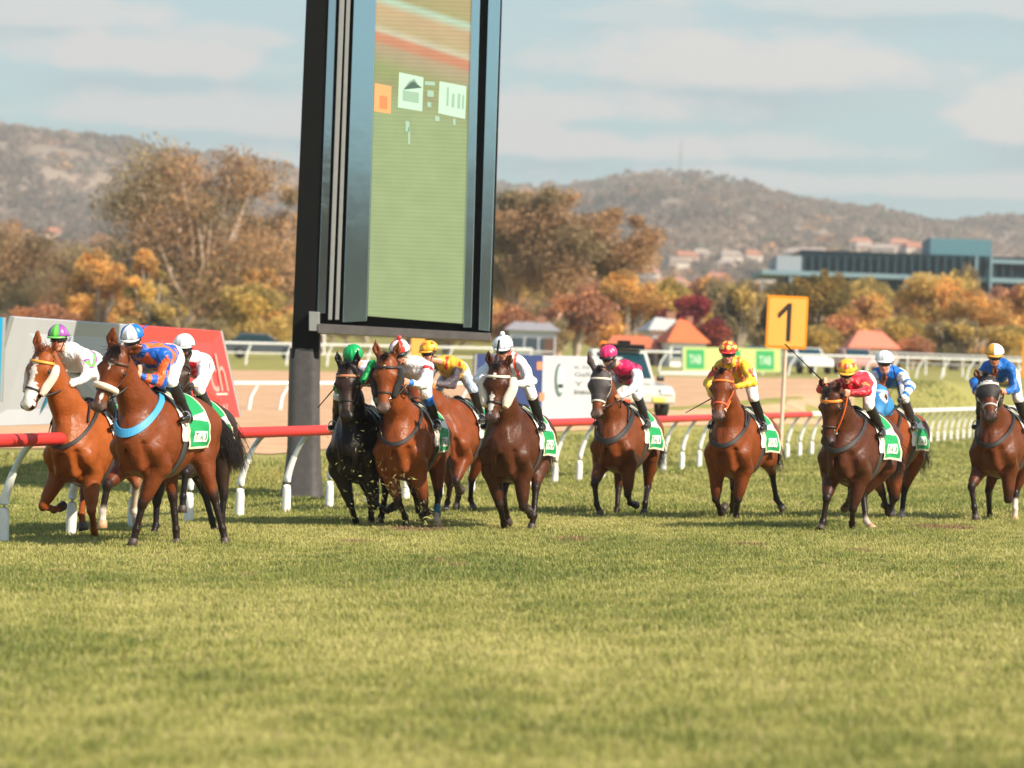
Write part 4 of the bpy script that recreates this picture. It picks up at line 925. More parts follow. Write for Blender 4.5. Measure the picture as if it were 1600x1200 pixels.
M_EYE = mat('horse_eye', (.012, .006, .004), rough=.08, spec=.8)
M_LEATH = mat('black_leather', (.018, .015, .014), rough=.38, noise=.2, nscale=30)
M_BROWNL = mat('brown_leather', (.09, .04, .02), rough=.45, noise=.2, nscale=30)
M_METAL = mat('bit_steel', (.6, .6, .58), rough=.25, metal=1)
M_FLEECE = mat('white_fleece', L(236, 214, 194), rough=.95, bump=.6, bscale=90, sheen=.5, noise=.08, nscale=60)
M_CLOTH = mat('saddle_cloth', rough=.65, attr='col', bump=.25, bscale=25, noise=.05)
M_STRAP = {}
def strapm(c):
    if c not in M_STRAP: M_STRAP[c] = mat('strap_webbing', L(*c), rough=.55, noise=.1, nscale=40)
    return M_STRAP[c]

class Frame: pass
def make_frame(bx, s, yaw, by=690, lift=0.0, fwd=.60):
    f = Frame(); Y = FPX / s
    P = at(bx, by, Y); a = math.radians(yaw)
    f.f = np.array([-math.sin(a), -math.cos(a), 0]); f.l = np.array([math.cos(a), -math.sin(a), 0]); f.u = np.array([0, 0, 1.0])
    r = P - f.f * fwd
    f.o = np.array([r[0], r[1], float(ground(r[0], r[1])) + lift]); f.rz = math.atan2(f.f[1], f.f[0]); f.R = np.stack([f.f, f.l, f.u])
    return f
def toloc(f, P): return f.R @ (np.asarray(P) - f.o)
def toworld(f, p): return f.o + np.asarray(p) @ f.R
def lray(f, px, py):
    o, d = ray(px, py); return f.R @ (o - f.o), nrm(f.R @ d)
def on_plane(f, px, py, x):
    o, d = lray(f, px, py); return o + d * ((x - o[0]) / d[0])
def reach(f, prev, Ln, px, py, sgn):
    o, d = lray(f, px, py); tm = (prev - o) @ d; c = o + d * tm; p = np.linalg.norm(c - prev)
    if p >= Ln: return prev + (c - prev) * (Ln / p)
    return c + d * (math.sqrt(Ln * Ln - p * p) * (-1 if sgn == 'f' else 1))

KV, KW = 1.48, 1.27
def horse_sdf(f, H):
    S = Sdf(); g = H.get('girth', 1.08)
    # trunk
    def sec(x, z, rz, ry): return x, z, rz, ry
    secs = [(.47, 1.16, .34, .225), (.30, 1.19, .42, .26), (.02, 1.19, .415, .285), (-.25, 1.235, .35, .295), (-.50, 1.30, .295, .275), (-.76, 1.33, .25, .245)]
    for (x0, z0, a0, b0), (x1, z1, a1, b1) in zip(secs[:-1], secs[1:]):
        S.cap((x0, 0, z0), (x1, 0, z1), a0, a1, k=.10, side=(0, 1, 0), ks=(b0 + b1) / (a0 + a1) * g, tag='body')
    S.cap((.34, 0, 1.52), (-.02, 0, 1.52), .085, .07, k=.12, tag='body')       # withers
    S.cap((-.30, 0, 1.50), (-.66, 0, 1.50), .09, .09, k=.12, tag='body')       # croup
    for y in (-1, 1):
        S.cap((.18, y * .14, 1.46), (.55, y * .20, 1.08), .09, .115, k=.035, tag='body')      # shoulder
        S.cap((.10, y * .17, 1.35), (.30, y * .20, 1.02), .11, .09, k=.05, tag='body')         # behind the shoulder
        S.cap((.54, y * .19, 1.06), (.38, y * .21, .88), .11, .11, k=.03, tag='body')       # upper arm
        S.ell((.60, y * .090, .97), (.095, .088, .15), k=.016, tag='body')                  # breast muscle
        S.cap((.56, y * .06, .90), (.46, y * .10, .82), .06, .05, k=.03, tag='body')
        S.ell((-.64, y * .175, 1.33), (.24, .115, .21), k=.06, tag='body')                     # haunch
        S.ell((-.83, y * .13, 1.25), (.15, .12, .20), k=.06, tag='body')                       # buttock
        S.cap((-.62, y * .15, 1.22), (-.82, y * .14, 1.06), .14, .10, k=.06, tag='body')
    S.cap((.58, 0, 1.12), (.50, 0, 1.32), .10, .13, k=.06, tag='body')
    S.cap((.745, 0, 1.08), (.722, 0, .86), .022, .03, k=.07, tag='body', sub=True)
    for y in (-1, 1): S.cap((.715, y * .158, 1.12), (.665, y * .175, .92), .014, .024, k=.07, tag='body', sub=True)
    J = {}
    # front legs
    for key, y in (('FR', -1), ('FL', 1)):
        (kx, ky, ks), (fx, fy, fs), (hx, hy, hs) = H['legs'][key]
        e = np.array([.40, y * .185, .88])
        kn = reach(f, e, .41, kx, ky, ks); fe = reach(f, kn, .28, fx, fy, fs); ho = reach(f, fe, .18, hx, hy, hs)
        J[key] = (e, kn, fe, ho)
    for key, y in (('HR', -1), ('HL', 1)):
        (kx, ky, ks), (fx, fy, fs), (hx, hy, hs) = H['legs'][key]
        st = np.array([-.43 + (.0 if ks == 'f' else -.10), y * .20, 1.00])
        hk = reach(f, st, .46, kx, ky, ks); fe = reach(f, hk, .36, fx, fy, fs); ho = reach(f, fe, .19, hx, hy, hs)
        J[key] = (st, hk, fe, ho)
    floor = -float(f.o[2] - 0)
    for key in J:
        e, kn, fe, ho = J[key]; y = 1 if key[1] == 'L' else -1
        T = key
        pd = nrm(ho - fe); co = fe + pd * .105                      # coronet
        J[key] = (e, kn, fe, ho, co, pd)
        bk = nrm(np.array([-1, 0, 0.0]) - nrm(fe - kn) * np.dot(np.array([-1, 0, 0.0]), nrm(fe - kn)) + 1e-6)
        if key[0] == 'F':
            d = nrm(kn - e)
            S.cap(e + (0.0, 0, .04), kn, .116, .051, k=.04, tag=T + '1')
            S.cap(e + d * .02 - bk * .0, e + d * .31 + bk * .010, .100, .062, k=.04, tag=T + '1')
            S.cap(e + d * .03 - bk * .03, e + d * .22 - bk * .028, .07, .04, k=.03, tag=T + '1')
            S.ell(kn - bk * .008, (.047, .046, .058), k=.025, tag=T + '2')
            S.cap(kn + (fe - kn) * .08, fe, .039, .031, k=.025, tag=T + '3')
            S.cap(kn + bk * .022, fe + bk * .018, .023, .021, k=.018, tag=T + '3')
        else:
            d = nrm(kn - e)
            S.cap((-.66, y * .17, 1.30), e, .17, .115, k=.07, tag=T + '0')
            S.cap((-.80, y * .14, 1.14), e + d * .16 + bk * .06, .12, .075, k=.06, tag=T + '0')
            S.cap(e, kn, .125, .050, k=.05, tag=T + '1')
            S.cap(e + d * .04 + bk * .05, e + d * .26 + bk * .03, .075, .048, k=.04, tag=T + '1')
            S.ell(kn, (.050, .044, .060), k=.025, tag=T + '2')
            S.cap(kn - nrm(kn - e) * -.0 + bk * .045 - nrm(fe - kn) * .055, kn + bk * .02 + nrm(fe - kn) * .08, .026, .026, k=.03, tag=T + '2')
            S.cap(kn + (fe - kn) * .06, fe, .041, .033, k=.025, tag=T + '3')
            S.cap(kn + bk * .022, fe + bk * .02, .025, .022, k=.018, tag=T + '3')
        S.ell(fe + bk * .006, (.042, .041, .043), k=.02, tag=T + '4')
        S.cap(fe, co, .034, .040, k=.02, tag=T + '5')
    # head
    poll = on_plane(f, *H['poll'], H.get('pollx', .98)); mz = reach(f, poll, .655, *H['muz'], H.get('muzs', 'f'))
    a = nrm(mz - poll); hy = H.get('hy', None)
    if hy is None: hy = math.atan2(a[1], max(a[0], .12)) * .55
    l = nrm(np.array([-math.sin(hy), math.cos(hy), 0])); l = nrm(l - a * (a @ l)); n = np.cross(a, l)
    Rh = np.stack([a, l, n]); f.head = (poll, a, l, n)
    h = lambda u, v, w: poll + a * u * 1.11 + l * v * KV + n * w * KW
    f.h = h
    HE = lambda *r: (r[0] * 1.11, r[1] * KV, r[2] * KW)
    S.ell(h(.09, 0, -.065), HE(.125, .088, .10), k=.04, R=Rh, tag='head')
    S.ell(h(.19, 0, -.055), HE(.12, .098, .085), k=.04, R=Rh, tag='head')
    for y in (-1, 1):
        S.ell(h(.18, y * .045, -.165), HE(.135, .040, .125), k=.035, R=Rh, tag='head')        # cheek
        S.ell(h(.195, y * .083, -.035), HE(.045, .022, .030), k=.02, R=Rh, tag='head')        # eye socket rim
        S.cap(h(.27, y * .055, -.075), h(.40, y * .040, -.065), .022, .014, k=.02, tag='head')   # facial crest
        S.ell(h(.565, y * .036, -.050), HE(.036, .022, .032), k=.018, R=Rh, tag='nose')
        S.ell(h(.580, y * .050, -.052), HE(.018, .010, .020), k=.012, R=Rh, tag='nose', sub=True)
    S.cap(h(.18, 0, -.075), h(.47, 0, -.062), .099, .064, k=.05, side=l, ks=1.0, tag='head')
    S.cap(h(.14, 0, -.045), h(.50, 0, -.035), .066, .042, k=.04, side=l, ks=1.2, tag='head')
    S.ell(h(.545, 0, -.068), HE(.068, .054, .055), k=.03, R=Rh, tag='nose')
    S.cap(h(.22, 0, -.185), h(.48, 0, -.135), .056, .031, k=.04, tag='head')
    S.ell(h(.525, 0, -.128), HE(.050, .032, .026), k=.018, R=Rh, tag='chin')
    # ears
    for y, ke in ((-1, 'earR'), (1, 'earL')):
        e = H.get(ke, (-.175, .085 , .03))
        b0 = h(.0, y * .058, -.03); tp = h(e[0], y * e[1], e[2]); mid = (b0 + tp) / 2 + l * y * .012
        ed = nrm(tp - b0); sd_ = nrm(np.cross(ed, n)) 
        S.cap(b0, mid, .034, .044, k=.02, side=n, ks=.5, tag='ear'); S.cap(mid, tp, .044, .006, k=.012, side=n, ks=.5, tag='ear')
        S.cap(mid * .7 + b0 * .3 + n * .020, mid * .35 + tp * .65 + n * .014, .020, .008, k=.008, tag='ear', sub=True)
    # neck
    nb = np.array([.33, 0, 1.30]); nt_ = h(.07, 0, -.12)
    m1 = nb * .55 + nt_ * .45 + np.array([0.02, 0, .01])
    sd2 = nrm(np.array([0, 1, 0]) * .5 + l * .5)
    S.cap(nb, m1, .275, .200, k=.09, side=(0, 1, 0), ks=.76, tag='body')
    S.cap(m1, nt_, .200, .150, k=.06, side=sd2, ks=.72, tag='body')
    S.cap(nb + (.12, 0, -.10), m1 + (.06, 0, -.08), .11, .07, k=.07, tag='body')
    for y in (-1, 1):
        S.cap(nb + (.10, y * .11, .0), m1 + np.array([.03, y * .075, -.02]), .085, .06, k=.05, tag='body')
        S.cap(m1 + np.array([.03, y * .07, -.02]), nt_ + l * y * .06, .06, .045, k=.05, tag='body')
    f.neck = (nb, m1, nt_)
    f.J = J
    return S

def horse_cols(S, V, f, H):
    base = np.array(lin(H['coat'])); dark = np.array(lin(H.get('points', (38, 26, 22)))); sock = np.array(L(225, 205, 190))
    nose = np.array(lin(H.get('nose', (70, 56, 50)))); socks = H.get('socks', {})
    names = []; D = []
    for q in S.p:
        if q['sub']: continue
        D.append(S.one(q, V[:, 0], V[:, 1], V[:, 2])); names.append(q)
    D = np.array(D); W = np.exp(-(D - D.min(0)) / .012); W[W < .02] = 0; W /= W.sum(0)
    C = np.zeros_like(V)
    chestnut = H.get('chestnut', False)
    for i, q in enumerate(names):
        w = W[i]; m = w > 0
        if not m.any(): continue
        t = 0.0
        if q['t'] == 'c':
            ab = q['b'] - q['a']; t = np.clip(((V[m] - q['a']) @ ab) / (ab @ ab + 1e-9), 0, 1)[:, None]
        tg = q['tag']; c = base
        if tg[:2] in ('FR', 'FL', 'HR', 'HL'):
            lvl = int(tg[2]); leg = tg[:2]
            sk = socks.get(leg, 9)
            if lvl == 0: c = base
            elif lvl == 1: c = base + (dark - base) * (0 if chestnut else sm(t, .78, 1.05))
            else: c = (base * .9 if chestnut else dark)
            if lvl == 2 and not chestnut: c = dark * 1.1
            if lvl >= sk: c = sock
            if lvl == 3 and sk == 3.5: c = dark + (sock - dark) * sm(t, .4, .6)
        elif tg == 'head' and 'headcoat' in H: c = np.array(lin(H['headcoat']))
        elif tg == 'nose': c = nose
        elif tg == 'chin': c = nose * .9
        elif tg == 'ear': c = base * .8
        C[m] += w[m][:, None] * c
    poll, a, l, n = f.head
    u = (V - poll) @ a; v = (V - poll) @ l; w = (V - poll) @ n
    u = u / 1.11; v = v / KV; w = w / KW
    fr = (u > -.05) & (u < .66) & (np.abs(v) < .14) & (w > -.12) & (w < .1)
    # soft darker skin round the eye and nostril, hairline
    wob = .012 * np.sin(u * 60) + .008 * np.sin(u * 133 + 1)
    for (u0, u1, hw0, hw1, off) in H.get('marks', []):
        tt = np.clip((u - u0) / (u1 - u0 + 1e-6), 0, 1); hw = hw0 + (hw1 - hw0) * tt + wob * min(1, max(hw0, hw1) / .04)
        mk = fr & (u > u0 - .01) & (u < u1 + .01) & (np.abs(v - off) < hw * np.where((u < u0 + .02) | (u > u1 - .02), .6, 1)) & (w > -.075)
        C[mk] = L(235, 222, 212)
    if not H.get('marks_nose', False):
        mm = fr & (u > .50); C[mm] = C[mm] * .4 + nose * .6
    hole = (u > .555) & (u < .60) & (np.abs(np.abs(v) - .050) < .016) & (w > -.075) & (w < -.03); C[hole] = (.01, .006, .006)
    eye = (((u - .197) / .034) ** 2 + ((w + .038) / .026) ** 2 < 1) & (np.abs(v) > .075); C[eye] = C[eye] * .35
    mouth = (u > .47) & (u < .60) & (np.abs(w + .108) < .006); C[mouth] *= .3
    # all colours grow slightly darker towards the belly and legs
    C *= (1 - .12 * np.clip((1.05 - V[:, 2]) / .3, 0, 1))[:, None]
    return np.clip(C, .004, 1)

def muscle(seed, S, f):
    r = np.random.default_rng(seed); K = r.normal(0, 1, (6, 3)) * [1.2, 1, .55]; K /= np.linalg.norm(K, axis=1)[:, None]; K *= 2 * math.pi / (.30 * r.uniform(.6, 1.5, (6, 1))); ph = r.uniform(0, 6.28, 6)
    hc = f.h(.3, 0, -.08)
    def fn(D, ax):
        X, Y, Z = ax[0][:, None, None], np.abs(ax[1])[None, :, None], ax[2][None, None, :]
        w = np.zeros(D.shape, np.float32)
        for k, p in zip(K, ph): w += np.abs(np.sin((k[0] * X + k[1] * Y + k[2] * Z + p) * .5)).astype(np.float32)
        m = (np.clip((Z - .75) / .2, 0, 1) * np.clip((np.sqrt((X - hc[0]) ** 2 + (Z - hc[2]) ** 2) - .3) / .2, .15, 1)).astype(np.float32)
        return D + np.where(np.abs(D) < .06, (w / 6 - .62) * .046 * m, 0).astype(np.float32)
    return fn
def build_horse(H):
    f = make_frame(H['bx'], H['s'], H['yaw'], lift=H.get('lift', 0))
    S = horse_sdf(f, H); f.S = S
    V, F = S.mesh(.0125, fn=muscle(int(H['bx']), S, f))
    V2 = V.copy(); C = horse_cols(S, V, f, H)
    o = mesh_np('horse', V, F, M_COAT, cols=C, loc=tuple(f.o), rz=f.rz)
    tag(o, H['label'], 'horse', 'racehorses galloping down the track')
    f.obj = o; h = f.h; poll, a, l, n = f.head; J = f.J
    for y in (-1, 1):
        mb = MB(); th = np.linspace(0, math.pi, 9)
        mb.lathe(np.stack([.025 * np.sin(th) + 1e-4, -.025 * np.cos(th)], 1), c=h(.197, y * .0955, -.038), n=12)
        mb.build('eye', M_EYE, o, smooth=True)
    hc = np.array(lin(H.get('hoof', (70, 58, 52))))
    for key in ('FR', 'FL', 'HR', 'HL'):
        e, kn, fe, ho, co, pd = J[key]
        z = pd; x = nrm(np.array([1, 0, 0.0]) - z * z[0]); y = np.cross(z, x); R = np.stack([x, y, z], 1)
        Lh = min(max(.055, np.linalg.norm(ho - co)), .085)
        white = H.get('socks', {}).get(key, 9) < 9
        c = np.array(L(190, 150, 115)) if white else hc
        V_ = []; n_ = 16
        for tt, r in ((-.012, .040), (0, .047), (.3, .049), (1, .055), (1.0, .047), (.93, .03), (.93, .001)):
            th = np.arange(n_) * 2 * math.pi / n_
            off = .014 * tt
            V_.append(np.stack([r * np.cos(th) * 1.08 + off, r * np.sin(th), np.full(n_, tt * Lh if tt > 0 else tt)], 1))
        V_ = np.concatenate(V_); i, j = np.meshgrid(np.arange(6), np.arange(n_), indexing='ij'); k = (j + 1) % n_
        F_ = np.stack([i * n_ + j, i * n_ + k, (i + 1) * n_ + k, (i + 1) * n_ + j], -1).reshape(-1, 4)
        if H.get('bandage') and key == 'HL':
            Vb_, Fb_ = ring(S, kn * .15 + fe * .85, fe - kn, (1, 0, 0), R=.09, width=.15, off=.005, th=.004, n=24, nw=6)
            mesh_np('leg_bandage', Vb_, Fb_, strapm(H['bandage']), o)
        cc = np.tile(c, (len(V_), 1)); cc[4 * n_:5 * n_] = np.array(L(120, 115, 110)); cc[5 * n_:] = (.02, .018, .015)
        mesh_np('hoof', V_ @ R.T + co, F_, M_HOOF, o, cols=cc)
    # mane, forelock, tail
    mc = np.array(lin(H.get('mane', (30, 20, 16))))
    rng = np.random.default_rng(int(H['bx']))
    nb, m1, nt_ = f.neck
    wth = np.array([.20, 0, 1.62])
    N = 420; t = rng.uniform(0, 1, N)[:, None]
    top = h(.0, 0, .02)
    base = top * (1 - t) + wth * t + rng.normal(0, .012, (N, 3)) + np.array([0, 0, .10]) * (t * (1 - t) * 1.5)
    base = S.snap(base, -.004, 3)
    dr = np.tile(np.array([-.75, -.35, .42]), (N, 1)) + rng.normal(0, .22, (N, 3))
    Vm, Fm = strands(base, dr, .17, .0045, 5, .35, .9, rng)
    mesh_np('mane', Vm, Fm, M_HAIR, o, cols=np.tile(mc, (len(Vm), 1)) * rng.uniform(.7, 1.5, (len(Vm), 1)))
    N = 120; b2 = h(-.01, 0, .02) + rng.normal(0, .018, (N, 3))
    dr = np.tile(-a * .15 + n * .45 + a * .35, (N, 1)) + rng.normal(0, .18, (N, 3))
    Vm, Fm = strands(b2, dr, H.get('forelock', .10), .004, 5, .3, .5, rng)
    mesh_np('forelock', Vm, Fm, M_HAIR, o, cols=np.tile(mc, (len(Vm), 1)))
    N = 620; tb = np.array([-.99, 0, 1.42])
    b3 = tb + rng.normal(0, .018, (N, 3)) + np.array([-.25, 0, -.02]) * rng.uniform(0, 1, (N, 1)) ** 1.5
    td = H.get('tail', (-1, .0, -.45))
    Vm, Fm = strands(b3, np.tile(td, (N, 1)) + rng.normal(0, .03, (N, 3)), H.get('taillen', .75), .0042, 8, .45, 1.3, rng)
    mb = MB(); mb.tube([(-.93, 0, 1.46), (-1.02, 0, 1.44), (-1.12, .02, 1.38), (-1.2, .03, 1.28)], [.05, .045, .035, .015], 10)
    Vt = np.concatenate(mb.v); 
    Ft = [np.concatenate(mb.f[k]) + len(Vm) for k in (3, 4) if mb.f[k]]
    Ft[-1] = np.concatenate([Fm, Ft[-1]]) if Ft[-1].shape[1] == 4 else Ft[-1]
    mesh_np('tail', np.concatenate([Vm, Vt]), Ft, M_HAIR, o, cols=np.tile(mc, (len(Vm) + len(Vt), 1)))
    tack(f, H, S, o)
    return f

def tack(f, H, S, o):
    h = f.h; poll, a, l, n = f.head
    T = H.get('tack', {})
    br = T.get('bridle', (38, 32, 30)); m = strapm(br); SB = S; S = Sdf(); S.p = [q for q in SB.p if q['tag'] in ('head', 'nose', 'chin')]
    mb = MB()
    def rg(u, w, ax, c=None, **k):
        V, F = ring(S, h(u, 0, w), ax, n, **k); return V, F
    # headpiece + throat, noseband, cheek pieces with bit rings
    V, F = ring(S, h(.03, 0, -.07), nrm(a * .9 + n * .45), n, R=.22, width=.022, off=.004, a0=-1.9, a1=1.9); mb.add(V, F)
    V, F = ring(S, h(.40, 0, -.09), nrm(a), n, R=.14, width=.022, off=.004); mb.add(V, F)
    for y in (-1, 1):
        p = [h(.06, y * .10, -.06), h(.20, y * .12, -.11), h(.33, y * .09, -.11), h(.44, y * .07, -.105)]
        pts = np.array([np.array(p[0]) * (1 - t) + np.array(p[1]) * t for t in np.linspace(0, 1, 4)] + [np.array(p[1]) * (1 - t) + np.array(p[2]) * t for t in np.linspace(.25, 1, 4)] + [np.array(p[2]) * (1 - t) + np.array(p[3]) * t for t in np.linspace(.25, 1, 4)])
        pts = S.snap(pts, .006); mb.tube(pts, .008, 6)
    bo = mb.build('bridle', m, o, smooth=True)
    V, F = ring(S, h(.105, 0, -.05), nrm(a * .95 - n * .25), n, R=.24, width=.03 if T.get('brow_w') is None else T['brow_w'], off=.006, a0=-1.9, a1=1.9, th=.006)
    mesh_np('browband', V, F, strapm(T.get('brow', br)), bo)
    f.bit = {}
    for y in (-1, 1):
        c = S.snap(h(.45, y * .07, -.105)[None], .012)[0]; f.bit[y] = c
        b2 = MB(); th = np.linspace(0, 2 * math.pi, 17); R = .034
        b2.tube([c + a * R * math.cos(q) + n * R * math.sin(q) for q in th], .0055, 6, cap=False)
        b2.build('bit_ring', M_METAL, bo, smooth=True)
    if T.get('noseroll'):
        V, F = ring(S, h(.37, 0, -.075), nrm(a), n, R=.22, width=.03, off=.03, th=.022, nw=5, a0=-1.75, a1=1.75)
        # rounded roll: tube along the arc
        A = np.linspace(-1.7, 1.7, 26); v = np.cross(nrm(a), n)
        pts = S.cast(h(.37, 0, -.075) + (np.cos(A)[:, None] * n + np.sin(A)[:, None] * v) * .25, -(np.cos(A)[:, None] * n + np.sin(A)[:, None] * v), .024)
        r = .034 * np.clip(np.minimum(np.arange(26), np.arange(26)[::-1]) / 3 + .45, 0, 1)
        MB().tube(pts, r, 12).build('noseband_roll', M_FLEECE, o, smooth=True)
    if T.get('cheekroll'):
        cm = M_FLEECE if T['cheekroll'] == 'white' else mat('dark_fleece', (.03, .028, .027), rough=.95, bump=1.0, bscale=140)
        for y in (-1, 1):
            w_ = T.get('croll_w', .045)
            p = np.array([h(u, y * (.125 - .02 * abs(u - .2)), -.10) for u in np.linspace(.10, .44, 9)]); p = S.snap(p, w_ * .75)
            MB().tube(p, np.array([.6, .9, 1, 1, 1, 1, 1, .9, .6]) * w_, 12, flat=1.3, up=n).build('cheek_roll', cm, o, smooth=True)
    if T.get('hood'):
        # racing hood: a second skin over the head with eye holes
        hc = np.array(lin(T['hood'])); Vh, Fh = [], []
        nu, na = 46, 56; u = np.linspace(T.get('hood0', -.02), T.get('hood1', .40), nu); A = np.linspace(-math.pi, math.pi, na, endpoint=False)
        v = l
        D = np.cos(A)[:, None] * n + np.sin(A)[:, None] * v
        O = np.array([h(x, 0, -.085) for x in u])[:, None] + D[None] * .26
        P = S.cast(O, np.broadcast_to(-D[None], O.shape), .009, maxd=.25)
        i, j = np.meshgrid(np.arange(nu - 1), np.arange(na), indexing='ij'); j2 = (j + 1) % na
        F = np.stack([i * na + j, (i + 1) * na + j, (i + 1) * na + j2, i * na + j2], -1).reshape(-1, 4)
        V = P.reshape(-1, 3); cen = V[F].mean(1); uc = (cen - poll) @ a; vc = (cen - poll) @ l; wc = (cen - poll) @ n
        er = T.get('eyehole', .042)
        hole = ((uc - .205) / (er * 1.15)) ** 2 + ((wc + .048) / er) ** 2 < 1
        C = np.tile(hc, (len(V), 1)); uu = (V - poll) @ a; ww = (V - poll) @ n; vv = (V - poll) @ l
        rr = ((uu - .205) / (er * 1.15)) ** 2 + ((ww + .048) / er) ** 2
        if T.get('eye_rim'): C[(rr < 2.6)] = lin(T['eye_rim'])
        ed = uu > T.get('hood1', .40) - .02; C[ed] *= .6
        ho_ = mesh_np('hood', V, F[~hole], M_CLOTH, o, cols=C)
        if T.get('hood_ears'):
            for y in (-1, 1):
                e = H.get('earR' if y < 0 else 'earL', (-.17, .085, .03))
                b0 = h(.0, y * .058, -.03); tp = h(e[0] - .012, y * e[1], e[2]); mid = (b0 + tp) / 2 + l * y * .012
                E = Sdf(); E.cap(b0, mid, .036, .041, k=.02, side=n, ks=.6); E.cap(mid, tp, .041, .010, k=.012, side=n, ks=.65)
                Ve, Fe = E.mesh(.008); mesh_np('hood_ear', Ve, Fe, M_CLOTH, ho_, cols=np.tile(hc, (len(Ve), 1)))
        if T.get('hood_text'):
            tv, tf = text_mesh(T['hood_text'], .055, .002)
            pos = T.get('hood_text_at', (.12, 0)); up_ = T.get('hood_text_rot', 0)
            if up_: tv = np.stack([tv[:, 1], -tv[:, 0], tv[:, 2]], 1) * up_
            P = np.array([h(pos[0] - q[1], pos[1] + q[0], .2) for q in tv]); P = S.cast(P, np.tile(-n, (len(P), 1)), .013, maxd=.4)
            mesh_np('hood_lettering', P, tf, strapm((225, 225, 225)), ho_, smooth=False)
    S = SB
    if T.get('collar', 1):
        # breastplate round the base of the neck
        cc = T.get('collar', 1); cm = strapm(cc if isinstance(cc, tuple) else (40, 36, 36)); w_ = T.get('collar_w', .045)
        c = np.array([.40, 0, 1.36 + T.get('collar_up', .17)]); ax = nrm(np.array([.50, 0, .62]))
        V, F = ring(S, c, ax, (1, 0, -.7), R=.55, width=w_, off=.019, th=.006, a0=-2.15, a1=2.15, n=72)
        bp = mesh_np('breastplate', V, F, cm, o, smooth=False)
        if T.get('neck_strap'):
            for y in (-1, 1):
                pts = [np.array([.52, y * .14, 1.42]), np.array([.44, y * .11, 1.56]), np.array([.34, y * .07, 1.66])]
                pts = S.snap(np.array([pts[0] * (1 - t) + pts[1] * t for t in np.linspace(0, 1, 5)] + [pts[1] * (1 - t) + pts[2] * t for t in np.linspace(.2, 1, 5)]), .020)
                MB().tube(pts, .012, 6).build('neck_strap', cm, bp, smooth=True)
    # girth
    V, F = ring(S, (.10, 0, 1.18), (1, 0, .12), (0, 0, 1), R=.6, width=.10, off=.006, th=.004, n=64)
    mesh_np('girth', V, F, mat('girth_elastic', (.05, .048, .047), rough=.6, noise=.2), o)
    # pad and saddle cloth
    def sheet(name, x0, x1, zc, th1, off, colf, nx=44, na=100, flare=0.0, R=.75, skew=0.0, parent=o):
        X = np.linspace(x0, x1, nx); A = np.linspace(-th1, th1, na)
        XX, AA = np.meshgrid(X, A, indexing='ij')
        xs = XX + skew * (np.abs(AA) / th1)
        D = np.stack([0 * AA, np.sin(AA), np.cos(AA)], -1)
        O = np.stack([xs, 0 * xs, 0 * xs + zc], -1) + D * R
        fl = flare * np.clip(-(XX - (x0 + x1) / 2) / ((x1 - x0) / 2), 0, 1) ** 1.5 * np.clip((np.abs(AA) - 1.0) / (th1 - 1.0), 0, 1)
        P = S.cast(O, -D, off, maxd=R - .05)
        rip = .006 * np.sin(AA * 14 + XX * 9) * np.clip(np.abs(AA) - .6, 0, 1) + fl
        P = P + D * rip[..., None]
        s_ = (XX - x0) / (x1 - x0); t_ = np.abs(AA) / th1
        C = colf(s_, t_, P, np.sign(AA))
        V = P.reshape(-1, 3); i, j = np.meshgrid(np.arange(nx - 1), np.arange(na - 1), indexing='ij')
        F = np.stack([i * na + j, (i + 1) * na + j, (i + 1) * na + j + 1, i * na + j + 1], -1).reshape(-1, 4)
        q = mesh_np(name, V, F, M_CLOTH, parent, cols=C.reshape(-1, 3))
        sol = q.modifiers.new('cloth', 'SOLIDIFY'); sol.thickness = .008; sol.offset = 0
        def put(x, t, side):        # a point on the cloth
            aa = t * th1 * side; d = np.array([0, math.sin(aa), math.cos(aa)])
            return x + skew * t, aa, d
        return q
    white = np.array(L(236, 232, 224)); green = np.array(L(22, 150, 84)); cream = np.array(L(225, 215, 190))
    def padc(s_, t_, P, sg): return np.tile(white, s_.shape + (1,)) * (1 - .05 * np.sin(s_ * 30)[..., None])
    sheet('saddle_pad', -.18, .19, 1.22, 1.75, .012, padc, nx=24)
    def clothc(s_, t_, P, sg):
        C = np.tile(green, s_.shape + (1,))
        wave = .62 + .10 * np.sin(s_ * 5)
        C[(t_ > .44 + .12 * s_) & (t_ < .60 - .04 * s_)] = white
        b = (s_ < .05) | (t_ > .965) ; C[b] = cream
        b = (s_ > .955); C[b] = cream
        return C
    cl = sheet('saddle_cloth', -.38, .13, 1.22, T.get('cloth_t', 1.95), .024, clothc, nx=130, na=280, flare=T.get('flare', .10), skew=-.05)
    # printed letters on both lower flaps
    th1 = T.get('cloth_t', 1.95)
    for sd_ in (1, -1):
        Vs, Fs, Vb, Fb = [], [], [], []; nb_ = 0
        lets = 'TAB'
        for i, ch in enumerate(lets):
            x0 = -.035 - i * .105
            # slanted white parallelogram
            g = np.stack(np.meshgrid(np.linspace(-.5, .5, 8), np.linspace(-.5, .5, 8), indexing='ij'), -1).reshape(-1, 2)
            gx = x0 - (g[:, 0] * .095 + g[:, 1] * .02); gt = -g[:, 1] * .10
            aa = (th1 * .82 + gt / .33) * sd_
            D = np.stack([0 * aa, np.sin(aa), np.cos(aa)], 1); O = np.stack([gx - .05 * .82, 0 * gx, 0 * gx + 1.22], 1) + D * .75
            fl = T.get('flare', .10) * np.clip(-(gx + .125) / .255, 0, 1) ** 1.5 * np.clip((np.abs(aa) - 1) / (th1 - 1), 0, 1) + .006 * np.sin(aa * 14 + gx * 9) * np.clip(np.abs(aa) - .6, 0, 1)
            P = S.cast(O, -D, .024, maxd=.7) + D * (fl + .009)[:, None]
            ii, jj = np.meshgrid(np.arange(7), np.arange(7), indexing='ij'); F8 = np.stack([ii * 8 + jj, (ii + 1) * 8 + jj, (ii + 1) * 8 + jj + 1, ii * 8 + jj + 1], -1).reshape(-1, 4)
